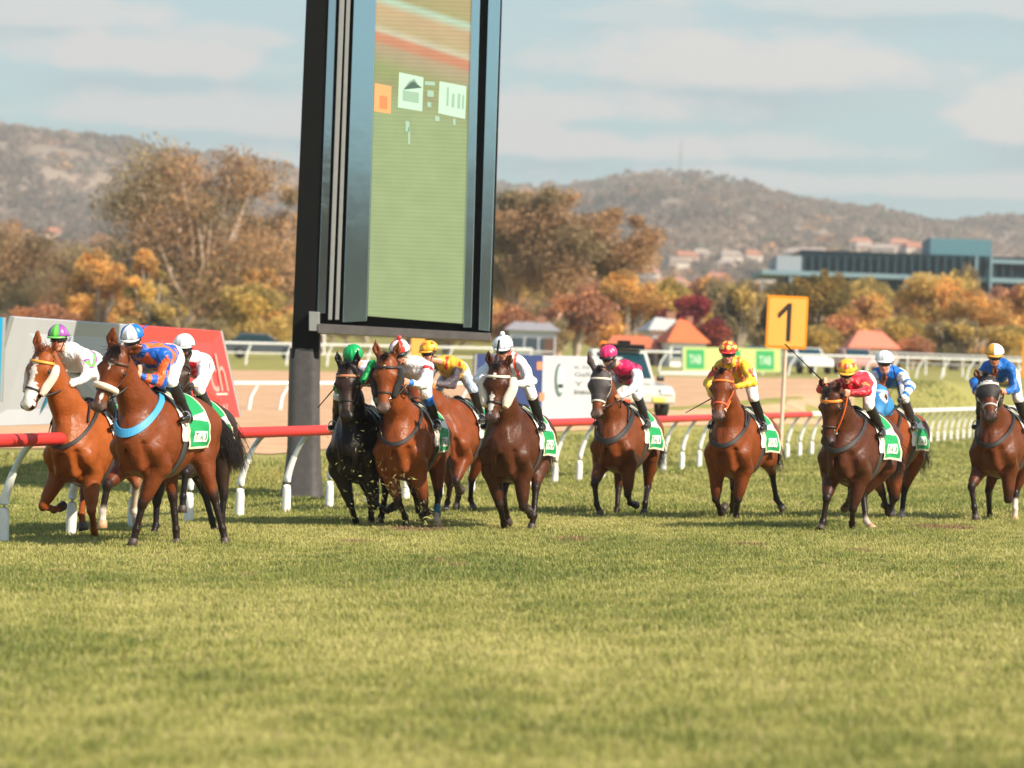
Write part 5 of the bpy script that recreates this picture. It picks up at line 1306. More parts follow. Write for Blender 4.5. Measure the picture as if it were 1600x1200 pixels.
            Vs.append(P); Fs.append(F8 + 64 * i)
            tv, tf = text_mesh(ch, .085, .002)
            tx = tv[:, 0] * sd_
            gx = x0 - tx * 1.0 - tv[:, 1] * .2; aa = (th1 * .82 - tv[:, 1] / .33) * sd_
            D = np.stack([0 * aa, np.sin(aa), np.cos(aa)], 1); O = np.stack([gx - .05 * .82, 0 * gx, 0 * gx + 1.22], 1) + D * .75
            fl = T.get('flare', .10) * np.clip(-(gx + .125) / .255, 0, 1) ** 1.5 * np.clip((np.abs(aa) - 1) / (th1 - 1), 0, 1) + .006 * np.sin(aa * 14 + gx * 9) * np.clip(np.abs(aa) - .6, 0, 1)
            P = S.cast(O, -D, .024, maxd=.7) + D * (fl + .013)[:, None]
            Vb.append(P); Fb.append(tf + nb_); nb_ += len(P)
        mesh_np('logo_patch', np.concatenate(Vs), np.concatenate(Fs), strapm((238, 238, 232)), cl)
        mesh_np('lettering', np.concatenate(Vb), np.concatenate(Fb), strapm((22, 120, 70)), cl, smooth=False)
    # saddle
    SS = Sdf(); SS.cap((.12, 0, 1.66), (-.22, 0, 1.60), .05, .05, k=.05, side=(0, 1, 0), ks=2.0); SS.cap((-.22, 0, 1.61), (-.27, 0, 1.66), .05, .035, k=.04, side=(0, 1, 0), ks=2.4)
    SS.cap((.12, 0, 1.66), (.16, 0, 1.70), .04, .03, k=.04, side=(0, 1, 0), ks=1.6)
    for y in (-1, 1): SS.cap((.05, y * .14, 1.60), (.12, y * .27, 1.42), .05, .045, k=.04)
    Vs, Fs = SS.mesh(.014); sad = mesh_np('saddle', Vs, Fs, M_LEATH, o)
    f.saddle = sad
# ------------------------------------------------------------------ riders
def skin_mat():
    m = mat('skin', rough=.5, attr='col', noise=.06, nscale=30)
    b = m.node_tree.nodes['Principled BSDF']; b.inputs['Subsurface Weight'].default_value = .15; b.inputs['Subsurface Scale'].default_value = .01
    b.inputs['Subsurface Radius'].default_value = (1, .35, .2); return m
M_SKIN = skin_mat()
def silk_mat(name, rough=.42, sheen=.3):
    m = mat(name, rough=rough, attr='col', spec=.5, sheen=sheen)
    nt = m.node_tree; b = nt.nodes['Principled BSDF']; tc = nn(nt, 'ShaderNodeTexCoord')
    t = nn(nt, 'ShaderNodeTexNoise'); t.inputs['Scale'].default_value = 11; t.inputs['Detail'].default_value = 3; t.inputs['Distortion'].default_value = 1.2
    lk(nt, tc.outputs['Object'], t.inputs[0]); bp = nn(nt, 'ShaderNodeBump'); bp.inputs['Strength'].default_value = .75; bp.inputs['Distance'].default_value = .035
    lk(nt, t.outputs[0], bp.inputs['Height']); lk(nt, bp.outputs[0], b.inputs['Normal']); return m
M_SILK = silk_mat('racing_silk'); M_BREECH = silk_mat('breeches_cloth', .7, .1); M_CAP = mat('cap_silk', rough=.32, attr='col', spec=.5, bump=.35, bscale=14)
M_LENS = mat('goggle_lens', (.008, .008, .01), rough=.08, spec=.8)
M_BOOT = mat('boot_leather', rough=.28, attr='col', spec=.6, bump=.2, bscale=20)
M_GLOVE = mat('glove', (.03, .028, .028), rough=.6)
M_WHIP = mat('whip_shaft', (.012, .011, .01), rough=.35)
JK = Vector
def wrinkle(seed, amp, wl=.09):
    r = np.random.default_rng(seed); K = r.normal(0, 1, (7, 3)); K /= np.linalg.norm(K, axis=1)[:, None]; K *= 2 * math.pi / (wl * r.uniform(.6, 1.6, (7, 1))); ph = r.uniform(0, 6.28, 7)
    def fn(D, ax):
        X, Y, Z = ax[0][:, None, None], ax[1][None, :, None], ax[2][None, None, :]
        m = np.abs(D) < .06
        w = np.zeros(D.shape, np.float32)
        for k, p in zip(K, ph):
            w += np.abs(np.sin((k[0] * X + k[1] * Y + k[2] * Z + p) * .5)).astype(np.float32) ** 1.5
        return D + np.where(m, (w / 7 - .5) * amp, 0).astype(np.float32)
    return fn
def band_color(x, base, bands):
    C = np.tile(np.asarray(lin(base)), (len(x), 1))
    for a, b, c in bands: C[(x >= a) & (x < b)] = lin(c)
    return C

def build_rider(f, H):
    J = H['rider']; S = Sdf()
    Hc = on_plane(f, *J['head'], J.get('headx', .60))
    yaw = J.get('yaw', 0); pitch = J.get('pitch', -.22)
    g = nrm([math.cos(yaw) * math.cos(pitch), math.sin(yaw) * math.cos(pitch), math.sin(pitch)])
    lf = nrm(np.cross([0, 0, 1], g)); up = np.cross(g, lf)
    rl = J.get('roll', 0); lf, up = lf * math.cos(rl) + up * math.sin(rl), up * math.cos(rl) - lf * math.sin(rl)
    Sm = Hc + np.array([-.17, 0, -.125]) + np.array(J.get('sh', (0, 0, 0)))
    td = nrm(Sm - np.array([-.32, Hc[1] * .3, 2.02])); Pv = Sm - td * .47; lat = np.array([0, 1.0, 0])
    A = {}
    for y, k in ((-1, 'R'), (1, 'L')):
        sh = Sm + lat * y * .165 + np.array([-.01, 0, -.02])
        if J.get('el' + k): el = reach(f, sh, .285, *J['el' + k], J.get('els' + k, 'f'))
        else: el = sh + nrm([.35, y * .45, -.8]) * .285
        if J.get('ha' + k): ha = reach(f, el, .26, *J['ha' + k], J.get('has' + k, 'f'))
        else:
            tg = np.array([Hc[0] + .13, y * .06 + Hc[1] * .3, Hc[2] - .47]); ha = el + nrm(tg - el) * .26
        A[k] = (sh, el, ha)
    Lg = {}
    kz = J.get('kz', 0)
    for y, k in ((-1, 'R'), (1, 'L')):
        hp = Pv + lat * y * .10 + np.array([.02, 0, -.03])
        kn0 = np.array([.42, y * .27, 1.70 + kz]); kn = hp + nrm(kn0 - hp) * .43
        kn[1] = y * max(abs(kn[1]), .25)
        an0 = np.array([.02, y * .355, 1.36 + kz]); an = kn + nrm(an0 - kn) * .41
        to = an + np.array([.16, y * .03, -.055]); he = an + np.array([-.05, 0, -.05])
        Lg[k] = (hp, kn, an, to, he)
    # ---- body: one continuous figure
    def torso(S, d, tg='torso'):
        md = (Pv + Sm) / 2 - np.array([0, 0, .02])
        S.cap(Pv + td * .06, md, .135 + d, .125 + d, k=.05, side=lat, ks=1.18, tag=tg)
        S.cap(md, Sm - td * .03, .125 + d, .115 + d, k=.05, side=lat, ks=1.4, tag=tg)
        for k in 'RL': S.cap(Sm - td * .05, A[k][0], .09 + d, .062 + d, k=.04, tag=tg)
    def arms(S, d, r=(.050, .040, .036, .026), tg='arm'):
        for k in 'RL':
            sh, el, ha = A[k]
            S.cap(sh, el, r[0] + d, r[1] + d, k=.03, tag=tg + k + '0'); S.cap(el, ha, r[2] + d, r[3] + d, k=.02, tag=tg + k + '1')
    def legs(S, d):
        for k in 'RL':
            hp, kn, an, to, he = Lg[k]
            S.cap(hp, kn, .088 + d, .060 + d, k=.04, tag='thigh'); S.cap(kn, an, .054 + d, .036 + d, k=.03, tag='shin')
            S.cap(kn + (an - kn) * .1 - np.array([.015, 0, 0]), kn + (an - kn) * .6, .05 + d, .04 + d, k=.03, tag='shin')
    torso(S, -.012, 'torso'); arms(S, -.006); legs(S, -.010)
    S.ell(Pv, (.13, .15, .13), k=.06, tag='torso')
    for k in 'RL':
        hp, kn, an, to, he = Lg[k]; S.cap(he, to, .030, .026, k=.02, tag='foot'); S.cap(an, he, .032, .030, k=.02, tag='foot')
    # neck and head
    nk = Hc - up * .09 - g * .035
    S.cap(Sm + np.array([.02, 0, .01]), nk, .062, .052, k=.03, tag='skin')
    hd = lambda a, b, c: Hc + g * a + lf * b + up * c
    Rf = np.stack([g, lf, up])
    S.ell(hd(-.015, 0, .035), (.098, .078, .098), k=.02, R=Rf, tag='skin')
    S.ell(hd(.030, 0, -.035), (.064, .060, .082), k=.03, R=Rf, tag='skin')        # face
    S.ell(hd(.052, 0, -.096), (.034, .034, .026), k=.025, R=Rf, tag='skin')       # chin
    S.cap(hd(.085, 0, .005), hd(.112, 0, -.038), .011, .014, k=.012, tag='nose')
    S.cap(hd(.088, -.028, .012), hd(.088, .028, .012), .012, .012, k=.014, tag='skin')
    S.cap(hd(.089, -.020, -.066), hd(.089, .020, -.066), .008, .008, k=.010, tag='lips')
    for y in (-1, 1):
        S.ell(hd(.076, y * .030, -.006), (.016, .018, .012), k=.01, R=Rf, tag='eye', sub=True)
        S.ell(hd(.066, y * .030, -.008), (.013, .013, .013), k=.004, R=Rf, tag='eye')
        S.ell(hd(.062, y * .040, -.040), (.022, .022, .020), k=.02, R=Rf, tag='skin')
        S.ell(hd(-.010, y * .078, -.010), (.020, .010, .032), k=.01, R=Rf, tag='skin')
    # hands round the reins: palm, four fingers, thumb
    for y, k in ((-1, 'R'), (1, 'L')):
        sh, el, ha = A[k]; d = nrm(ha - el); hu = nrm(np.array([.15, 0, 1.0]) - d * (d @ np.array([.15, 0, 1.0]))); inw = np.cross(hu, d) * (1 if y < 0 else -1)
        if inw @ lat * y > 0: inw = -inw
        Rp = np.stack([d, inw, hu])
        S.ell(ha + d * .035, (.046, .017, .040), k=.015, R=Rp, tag='hand')
        for i, ln in enumerate((.028, .031, .029, .023)):
            b0 = ha + d * .062 + hu * (.030 - i * .020); b1 = b0 + d * .024 + inw * .006; b2 = b1 + inw * ln - d * .006; b3 = b2 - d * .022 
            S.cap(b0, b1, .0105, .0098, k=.006, tag='hand'); S.cap(b1, b2, .0098, .0092, k=.005, tag='hand'); S.cap(b2, b3, .0092, .008, k=.005, tag='hand')
        t0 = ha + d * .02 + hu * .028 + inw * .012; t1 = t0 + d * .028 + inw * .014 + hu * .010; t2 = t1 + d * .026 + inw * .006
        S.cap(t0, t1, .013, .011, k=.01, tag='hand'); S.cap(t1, t2, .011, .009, k=.005, tag='hand')
        S.cap(ha - d * .03, ha + d * .02, .024, .024, k=.015, tag='arm')
    off = Pv.copy()
    V, F = S.mesh(.0085)
    # colours
    D = []; tg = []
    for q in S.p:
        if not q['sub']: D.append(S.one(q, V[:, 0], V[:, 1], V[:, 2])); tg.append(q['tag'])
    near = np.array(D).argmin(0); tg = np.array(tg)[near]
    sk = np.array(L(*J.get('skin', (214, 150, 122))))
    C = np.tile(sk, (len(V), 1)); C[tg == 'lips'] = sk * np.array([.85, .5, .5]); C[tg == 'nose'] = sk * np.array([1.05, .85, .8])
    C[tg == 'eye'] = (.6, .58, .55)
    pup = np.zeros(len(V), bool)
    for y in (-1, 1): pup |= np.linalg.norm(V - hd(.08, y * .030, -.008), axis=1) < .009
    C[pup & (tg == 'eye')] = (.02, .015, .01)
    body_t = np.isin(tg, ['torso', 'armR0', 'armL0', 'armR1', 'armL1', 'thigh', 'shin', 'foot'])
    if J.get('gloves'): C[tg == 'hand'] = (.03, .028, .028)
    # short hair below the cap at the back
    hh = ((V - Hc) @ g < -.03) & ((V - Hc) @ up > -.07) & (tg == 'skin'); C[hh] = L(60, 40, 28)
    o = mesh_np('person', V - off, F, M_SKIN, cols=C, loc=tuple(toworld(f, off)), rz=f.rz)
    tag(o, J['label'], 'person', 'jockeys riding in the race')
    f.person = o; f.A = A
    lo = lambda P: np.asarray(P) - off
    # ---- jacket
    K = Sdf(); torso(K, .008, 'torso'); arms(K, .010, (.056, .048, .044, .032))
    K.cap(Sm + np.array([.01, 0, .0]), nk - (nk - Sm) * .45, .075, .066, k=.02, tag='collar')
    K.cap(Sm - td * .1 - np.array([0, 0, .08]), Pv + td * .12 - np.array([0, 0, .07]), .08, .09, k=.05, side=lat, ks=1.3, tag='torso')
    for k in 'RL':      # cloth billows at the elbow
        sh, el, ha = A[k]; K.cap(sh * .4 + el * .6 - np.array([0, 0, .012]), el * .7 + ha * .3 - np.array([0, 0, .008]), .052, .05, k=.03, tag='arm' + k + ('0'))
    Vj, Fj = K.mesh(.010, fn=wrinkle(int(H['bx']), .036, .11))
    D = []; info = []
    for q in K.p:
        D.append(K.one(q, Vj[:, 0], Vj[:, 1], Vj[:, 2])); info.append(q)
    near = np.array(D).argmin(0)
    s = ((Vj - Pv) @ td) / .47
    arm_t = np.full(len(Vj), -1.0)
    for k in 'RL':
        sh, el, ha = A[k]
        m = np.array([('arm' + k) in q['tag'] for q in info])[near]
        t0 = np.clip(((Vj - sh) @ (el - sh)) / (.285 ** 2), -.3, 1); t1 = ((Vj - el) @ (ha - el)) / (.26 ** 2)
        t = np.where(t1 > 0, .5 + .5 * np.clip(t1, 0, 1.2), t0 * .5)
        arm_t[m] = t[m]
    ky = (Vj - Sm) @ lat
    Cj = J['silk'](s, ky, arm_t, Vj, Sm, td) 
    colr = np.array([q['tag'] == 'collar' for q in info])[near]
    if J.get('collar'): Cj[colr] = lin(J['collar'])
    keep = np.ones(len(Fj), bool)
    mesh_np('jacket', lo(Vj), Fj, M_SILK, o, cols=Cj)
    # ---- breeches
    B = Sdf(); B.ell(Pv - td * .03, (.145, .165, .145), k=.06); B.cap(Pv + td * .02, Pv + td * .10, .14, .12, k=.04, side=lat, ks=1.15)
    for k in 'RL':
        hp, kn, an, to, he = Lg[k]; B.cap(hp, kn, .092, .068, k=.04); B.cap(kn, kn + (an - kn) * .14, .062, .058, k=.03)
    Vb, Fb = B.mesh(.012, fn=wrinkle(int(H['bx']) + 9, .014, .12))
    bc = np.tile(lin(J.get('breech', (238, 236, 232))), (len(Vb), 1))
    mesh_np('breeches', lo(Vb), Fb, M_BREECH, o, cols=bc)
    # ---- boots
    for y, k in ((-1, 'R'), (1, 'L')):
        hp, kn, an, to, he = Lg[k]; Q = Sdf(); ax = an - kn
        top = kn + ax * J.get('boot0', .06)
        Q.cap(top, kn + ax * .55, .068, .058, k=.02); Q.cap(kn + ax * .5, an, .056, .044, k=.02)
        Q.cap(an, he, .042, .040, k=.02); Q.cap(he, to, .038, .032, k=.02); Q.cap(he - np.array([0, 0, .02]), he - np.array([.0, 0, .025]), .034, .034, k=.01)
        Vq, Fq = Q.mesh(.011, fn=wrinkle(int(H['bx']) + 5, .006, .07)); cc = np.tile(lin(J.get('boot', (30, 28, 30))), (len(Vq), 1))
        tt = ((Vq - kn) @ ax) / (ax @ ax)
        if J.get('boot_top'): cc[tt < .34] = lin(J['boot_top'])
        mesh_np('boot', lo(Vq), Fq, M_BOOT, o, cols=cc)
        # stirrup iron and leather belong to the saddle
        m = MB(); c = he * .45 + to * .55 - np.array([0, 0, .036]); th = np.linspace(0, 2 * math.pi, 13)
        fx = nrm([0, 1, 0]); m.tube([c + fx * .058 * math.cos(q) + np.array([0, 0, 1]) * (.055 + .065 * math.sin(q)) for q in th], .008, 6, cap=False)
        m.box(c, (.05, .11, .012)); st = m.build('stirrup', M_METAL, f.saddle, smooth=False)
        MB().tube([c + np.array([0, 0, .12]), np.array([.08, y * .29, 1.45]), np.array([.06, y * .22, 1.58])], [.010, .010, .010], 6, flat=.4).build('stirrup_leather', M_LEATH, f.saddle)
    # ---- cap, peak, pompon
    hc = hd(-.006, 0, .055); n1, n2 = 44, 22
    th = np.arange(n1) * 2 * math.pi / n1; ph = np.linspace(.02, 1.68, n2)
    T, Pp = np.meshgrid(th, ph, indexing='ij')
    Rr = .118 + .004 * np.cos(T * 8) * np.sin(Pp) + .003 * np.sin(T * 13 + 1) * np.sin(Pp)
    wx = np.where(np.cos(T) > 0, 1.08, 1.14)
    P = hc + (Rr * np.sin(Pp) * np.cos(T) * wx)[..., None] * g + (Rr * np.sin(Pp) * np.sin(T) * 1.02)[..., None] * lf + (Rr * 1.02 * np.cos(Pp))[..., None] * up
    Vc = P.reshape(-1, 3); i, j = np.meshgrid(np.arange(n1), np.arange(n2 - 1), indexing='ij'); i2 = (i + 1) % n1
    Fc = np.stack([i * n2 + j, i * n2 + j + 1, i2 * n2 + j + 1, i2 * n2 + j], -1).reshape(-1, 4)
    Cc = J['cap'](T.ravel(), Pp.ravel())
    cap_o = mesh_np('helmet', lo(Vc), Fc, M_CAP, o, cols=Cc)
    so = cap_o.modifiers.new('shell', 'SOLIDIFY'); so.thickness = .012; so.offset = -1
    th = np.linspace(-1.15, 1.15, 21); rows = []
    for q, (r, z) in enumerate([(.120, -.002), (.138, -.010), (.152, -.020), (.150, -.026), (.136, -.018), (.115, -.016)]):
        e = r - (r - .115) * (np.abs(th) / 1.15) ** 2.2
        rows.append(hc + (e * np.cos(th) * 1.08)[:, None] * g + (e * np.sin(th))[:, None] * lf + z * up)
    Vp = np.stack(rows, 0).reshape(-1, 3); i, j = np.meshgrid(np.arange(6), np.arange(20), indexing='ij'); i2 = (i + 1) % 6
    Fp = np.stack([i * 21 + j, i * 21 + j + 1, i2 * 21 + j + 1, i2 * 21 + j], -1).reshape(-1, 4)
    mesh_np('peak', lo(Vp), Fp, M_CAP, cap_o, cols=np.tile(lin(J.get('peak', (30, 28, 28))), (len(Vp), 1)))
    # elastic band
    tb = np.linspace(0, 2 * math.pi, 41)
    MB().tube([lo(hc + g * .121 * math.cos(q) * (1.08 if math.cos(q) > 0 else 1.14) + lf * .122 * math.sin(q) + up * -.004) for q in tb], .004, 5, cap=False).build('cap_band', strapm(J.get('band', (60, 55, 55))), cap_o, smooth=True)
    if J.get('pom'):
        th = np.linspace(0, math.pi, 10); MB().lathe(np.stack([.031 * np.sin(th) + 1e-4, -.031 * np.cos(th)], 1), c=lo(hc + up * .140), n=14, col=lin(J['pom'])).build('pompon', M_CAP, cap_o, smooth=True, colors=True)
    if J.get('bow'):
        B_ = MB()
        for y in (-1, 1): B_.tube([lo(hc - g * .12 + up * .0), lo(hc - g * .17 + lf * y * .05 + up * .015), lo(hc - g * .24 + lf * y * .07 + up * .03)], [.008, .022, .010], 8, flat=.4, col=lin(J['bow']))
        B_.build('ribbon', M_CAP, cap_o, smooth=True, colors=True)
    # chin strap and goggles
    HS = Sdf(); HS.p = [q for q in S.p if q['tag'] in ('skin', 'nose', 'eye', 'lips') and not q['sub']]
    V_, F_ = ring(HS, hd(.0, 0, .004), up, g, R=.2, width=.040, off=.010, th=.006, a0=-1.05, a1=1.05, n=30)
    gog = mesh_np('goggles', lo(V_), F_, M_LENS, o)
    V_, F_ = ring(HS, hd(.0, 0, .006), up, g, R=.2, width=.018, off=.006, th=.003, n=40); mesh_np('goggle_strap', lo(V_), F_, M_LEATH, gog)
    V_, F_ = ring(HS, hd(.02, 0, -.03), nrm(g * .96 + up * .2), up, R=.2, width=.014, off=.004, th=.003, n=40, a0=1.0, a1=5.28); mesh_np('chin_strap', lo(V_), F_, strapm(J.get('chin', (50, 45, 45))), cap_o)
    # ---- reins to the bit
    rc = H.get('tack', {}).get('reins', (34, 28, 26)); m = MB()
    for y, k in ((-1, 'R'), (1, 'L')):
        sh, el, ha = A[k]; p0 = f.bit[y]; p1 = ha + nrm(ha - el) * .055
        mid = (p0 + p1) / 2 + np.array([.02, y * .05, -.04])
        pts = [p0 * (1 - t) ** 2 + mid * 2 * t * (1 - t) + p1 * t * t for t in np.linspace(0, 1, 10)]
        m.tube(pts, .0085, 6, flat=1.3)
    pL = A['L'][2] + nrm(A['L'][2] - A['L'][1]) * .05; pR = A['R'][2] + nrm(A['R'][2] - A['R'][1]) * .05
    md = (pL + pR) / 2 + np.array([-.05, .12, -.26])
    m.tube([pL * (1 - t) ** 2 + md * 2 * t * (1 - t) + pR * t * t for t in np.linspace(0, 1, 12)], .008, 6)
    m.build('reins', strapm(rc), f.obj, smooth=True)
    if J.get('whip'):
        w = J['whip']; k = w['hand']; hnd = A[k][2] + nrm(A[k][2] - A[k][1]) * .05
        tip = reach(f, hnd, w.get('len', .62), *w['tip'], w.get('s', 'f')); d = nrm(tip - hnd)
        c = hnd - d * .06
        mw = MB(); mw.tube([c - c, d * .03, d * .16, d * .55, d * (w.get('len', .62) - .05)], [.011, .012, .009, .006, .0045], 8)
        e = d * (w.get('len', .62) - .05)
        wo = mw.build('whip', M_WHIP, smooth=True, loc=tuple(toworld(f, c)), rz=f.rz)
        m2 = MB(); m2.tube([e, e + d * .03, e + d * .15, e + d * .16], [.004, .014, .013, .006], 8, flat=.35); m2.build('flap', M_LEATH, wo, smooth=True)
        m2 = MB(); m2.lathe([(.001, 0), (.015, .004), (.015, .012), (.008, .02)], n=12); m2.build('cap_end', M_LEATH, wo, smooth=True)
        tag(wo, w['label'], 'whip', 'racing whips')
# ------------------------------------------------------------------ the field: poses read from joints, colours of each runner
def LC(c): return np.array(lin(c))
def fill(V, c): return np.tile(LC(c), (len(V), 1))
def quarters(c1, c2, n=4, ph=0.0):
    return lambda T, P: np.where((np.floor((T + ph) / (2 * math.pi / n)).astype(int) % 2 == 0)[:, None], LC(c1), LC(c2))
def plain(c): return lambda T, P: np.tile(LC(c), (len(T), 1))
def spots(c1, c2, size=.30, rows=((.62, 5), (1.25, 8)), ph=.2):
    def fn(T, P):
        m = np.zeros(len(T), bool)
        for p0, n in rows:
            dt = ((T + ph) % (2 * math.pi / n)) - math.pi / n
            m |= (dt * np.sin(P)) ** 2 + (P - p0) ** 2 < size ** 2
        return np.where(m[:, None], LC(c2), LC(c1))
    return fn
def bands_fn(base, body=(), sleeve=None, sbands=(), yoke=None):
    def fn(s, ky, t, V, Sm, td):
        C = fill(V, base); tor = t < -.5
        for a, b, c in body: C[tor & (s >= a) & (s < b)] = LC(c)
        if sleeve: C[~tor] = LC(sleeve)
        for a, b, c in sbands: C[~tor & (t >= a) & (t < b)] = LC(c)
        if yoke: C[(tor & (s > yoke[0])) | (~tor & (t < yoke[1]))] = LC(yoke[2])
        return C
    return fn
ROYAL = (20, 92, 190); ORNG = (240, 112, 52); WHT = (238, 237, 236); RED = (214, 30, 44); YEL = (246, 186, 40)
def silk2(s, ky, t, V, Sm, td):
    C = fill(V, ROYAL); tor = t < -.5
    C[tor & (np.abs(((s * 1.0 + np.abs(ky) * 1.2) % .34) - .12) < .075)] = LC(ORNG)
    C[~tor & ((t % .27) < .125) & (t > -.1)] = LC(ORNG); return C
def silk3(s, ky, t, V, Sm, td):
    C = fill(V, (236, 232, 238)); tor = t < -.5; low = (V[:, 2] < Sm[2] - .02)
    C[tor & low & (s > .35)] = LC((205, 22, 38)); C[tor & (s < .35)] = LC((70, 72, 76))
    C[~tor & (ky * np.sign(ky) > .16) & (t > .05) & (t < .62) & (V[:, 1] * np.sign(ky) > 0) & (np.abs(np.sin(t * 2)) > .2) & (((V[:, 0] - Sm[0]) < .03))] = LC((38, 36, 42)); return C
def silk5(s, ky, t, V, Sm, td):
    C = fill(V, (234, 236, 240)); tor = t < -.5
    C[tor & (np.abs(ky) + np.abs(s - .52) * .5 < .13)] = LC(RED); C[(~tor & (t < .12) & (V[:, 2] > Sm[2] - .05))] = LC(RED)
    C[tor & (s < .22)] = LC(RED); C[~tor & (t > .93)] = LC((30, 110, 200)); return C
def silk7(s, ky, t, V, Sm, td):
    C = fill(V, (226, 230, 236)); tor = t < -.5
    C[tor & (np.abs(np.abs(ky) - .12) < .016)] = LC((232, 64, 44)); C[tor & (s > .86) & (np.abs(ky) < .07)] = LC((235, 80, 50)); return C
def silk8(s, ky, t, V, Sm, td):
    C = fill(V, (238, 238, 246)); tor = t < -.5
    C[tor] = LC((112, 24, 62)); C[tor & (s > .6) & (V[:, 0] > Sm[0] + .03)] = LC((232, 30, 96)); C[tor & (np.abs(ky - (s - .6) * .5) < .05)] = LC((232, 30, 96)); return C
def silk9(s, ky, t, V, Sm, td):
    C = fill(V, (240, 190, 40)); tor = t < -.5
    C[tor & (s < .35)] = LC((228, 72, 46)); C[~tor & (t > .16) & (t < .42)] = LC((230, 66, 46))
    C[tor & (np.abs(np.abs(ky) - .10) < .02) & (s > .3)] = LC((226, 90, 40)); return C
def silk10(s, ky, t, V, Sm, td):
    C = fill(V, (216, 24, 46)); tor = t < -.5
    C[~tor & (t > .10) & (t < .30)] = LC((246, 176, 60)); C[~tor & (t > .17) & (t < .23)] = LC((226, 90, 40)); return C
def silk11(s, ky, t, V, Sm, td):
    C = fill(V, (16, 104, 196)); tor = t < -.5
    C[tor & (s < .55)] = LC((205, 212, 220)); C[~tor] = LC(WHT)
    C[~tor & (((t - .30) % .26) < .10) & (t > .25)] = LC((16, 118, 205)); return C
def silk12(s, ky, t, V, Sm, td):
    C = fill(V, (14, 100, 186)); tor = t < -.5
    C[tor & (s > .30) & (s < .62)] = LC((228, 178, 84)); C[~tor & (t > .22) & (t < .46)] = LC((232, 190, 100)); C[~tor & (t > .28) & (t < .36)] = LC(WHT); return C
def star_cap(T, P):
    C = np.tile(LC((246, 180, 44)), (len(T), 1)); dt = ((T + .5) % 1.25) - .62; m = (np.abs(dt * np.sin(P)) + np.abs(P - .75) < .26) | (np.abs(dt * np.sin(P)) + np.abs(P - 1.45) < .16)
    C[m] = LC((226, 84, 40)); return C
def silk6(s, ky, t, V, Sm, td):
    C = fill(V, (226, 172, 48)); tor = t < -.5
    r = np.sin(V[:, 1] * 34 + 1) * np.sin(s * 15) > .62; C[tor & r] = LC((214, 44, 40)); C[~tor] = LC((88, 78, 86)); C[~tor & (t < .06)] = LC((226, 172, 48)); return C
def silk4(s, ky, t, V, Sm, td):
    C = fill(V, (240, 96, 56)); tor = t < -.5
    C[tor & (s > 1.05)] = LC((206, 200, 232)); C[tor & (np.abs(s - .62) < .07) & (np.abs(ky) < .12)] = LC(WHT); C[tor & (s < .25)] = LC((224, 50, 50)); C[~tor] = LC((14, 160, 82)); return C

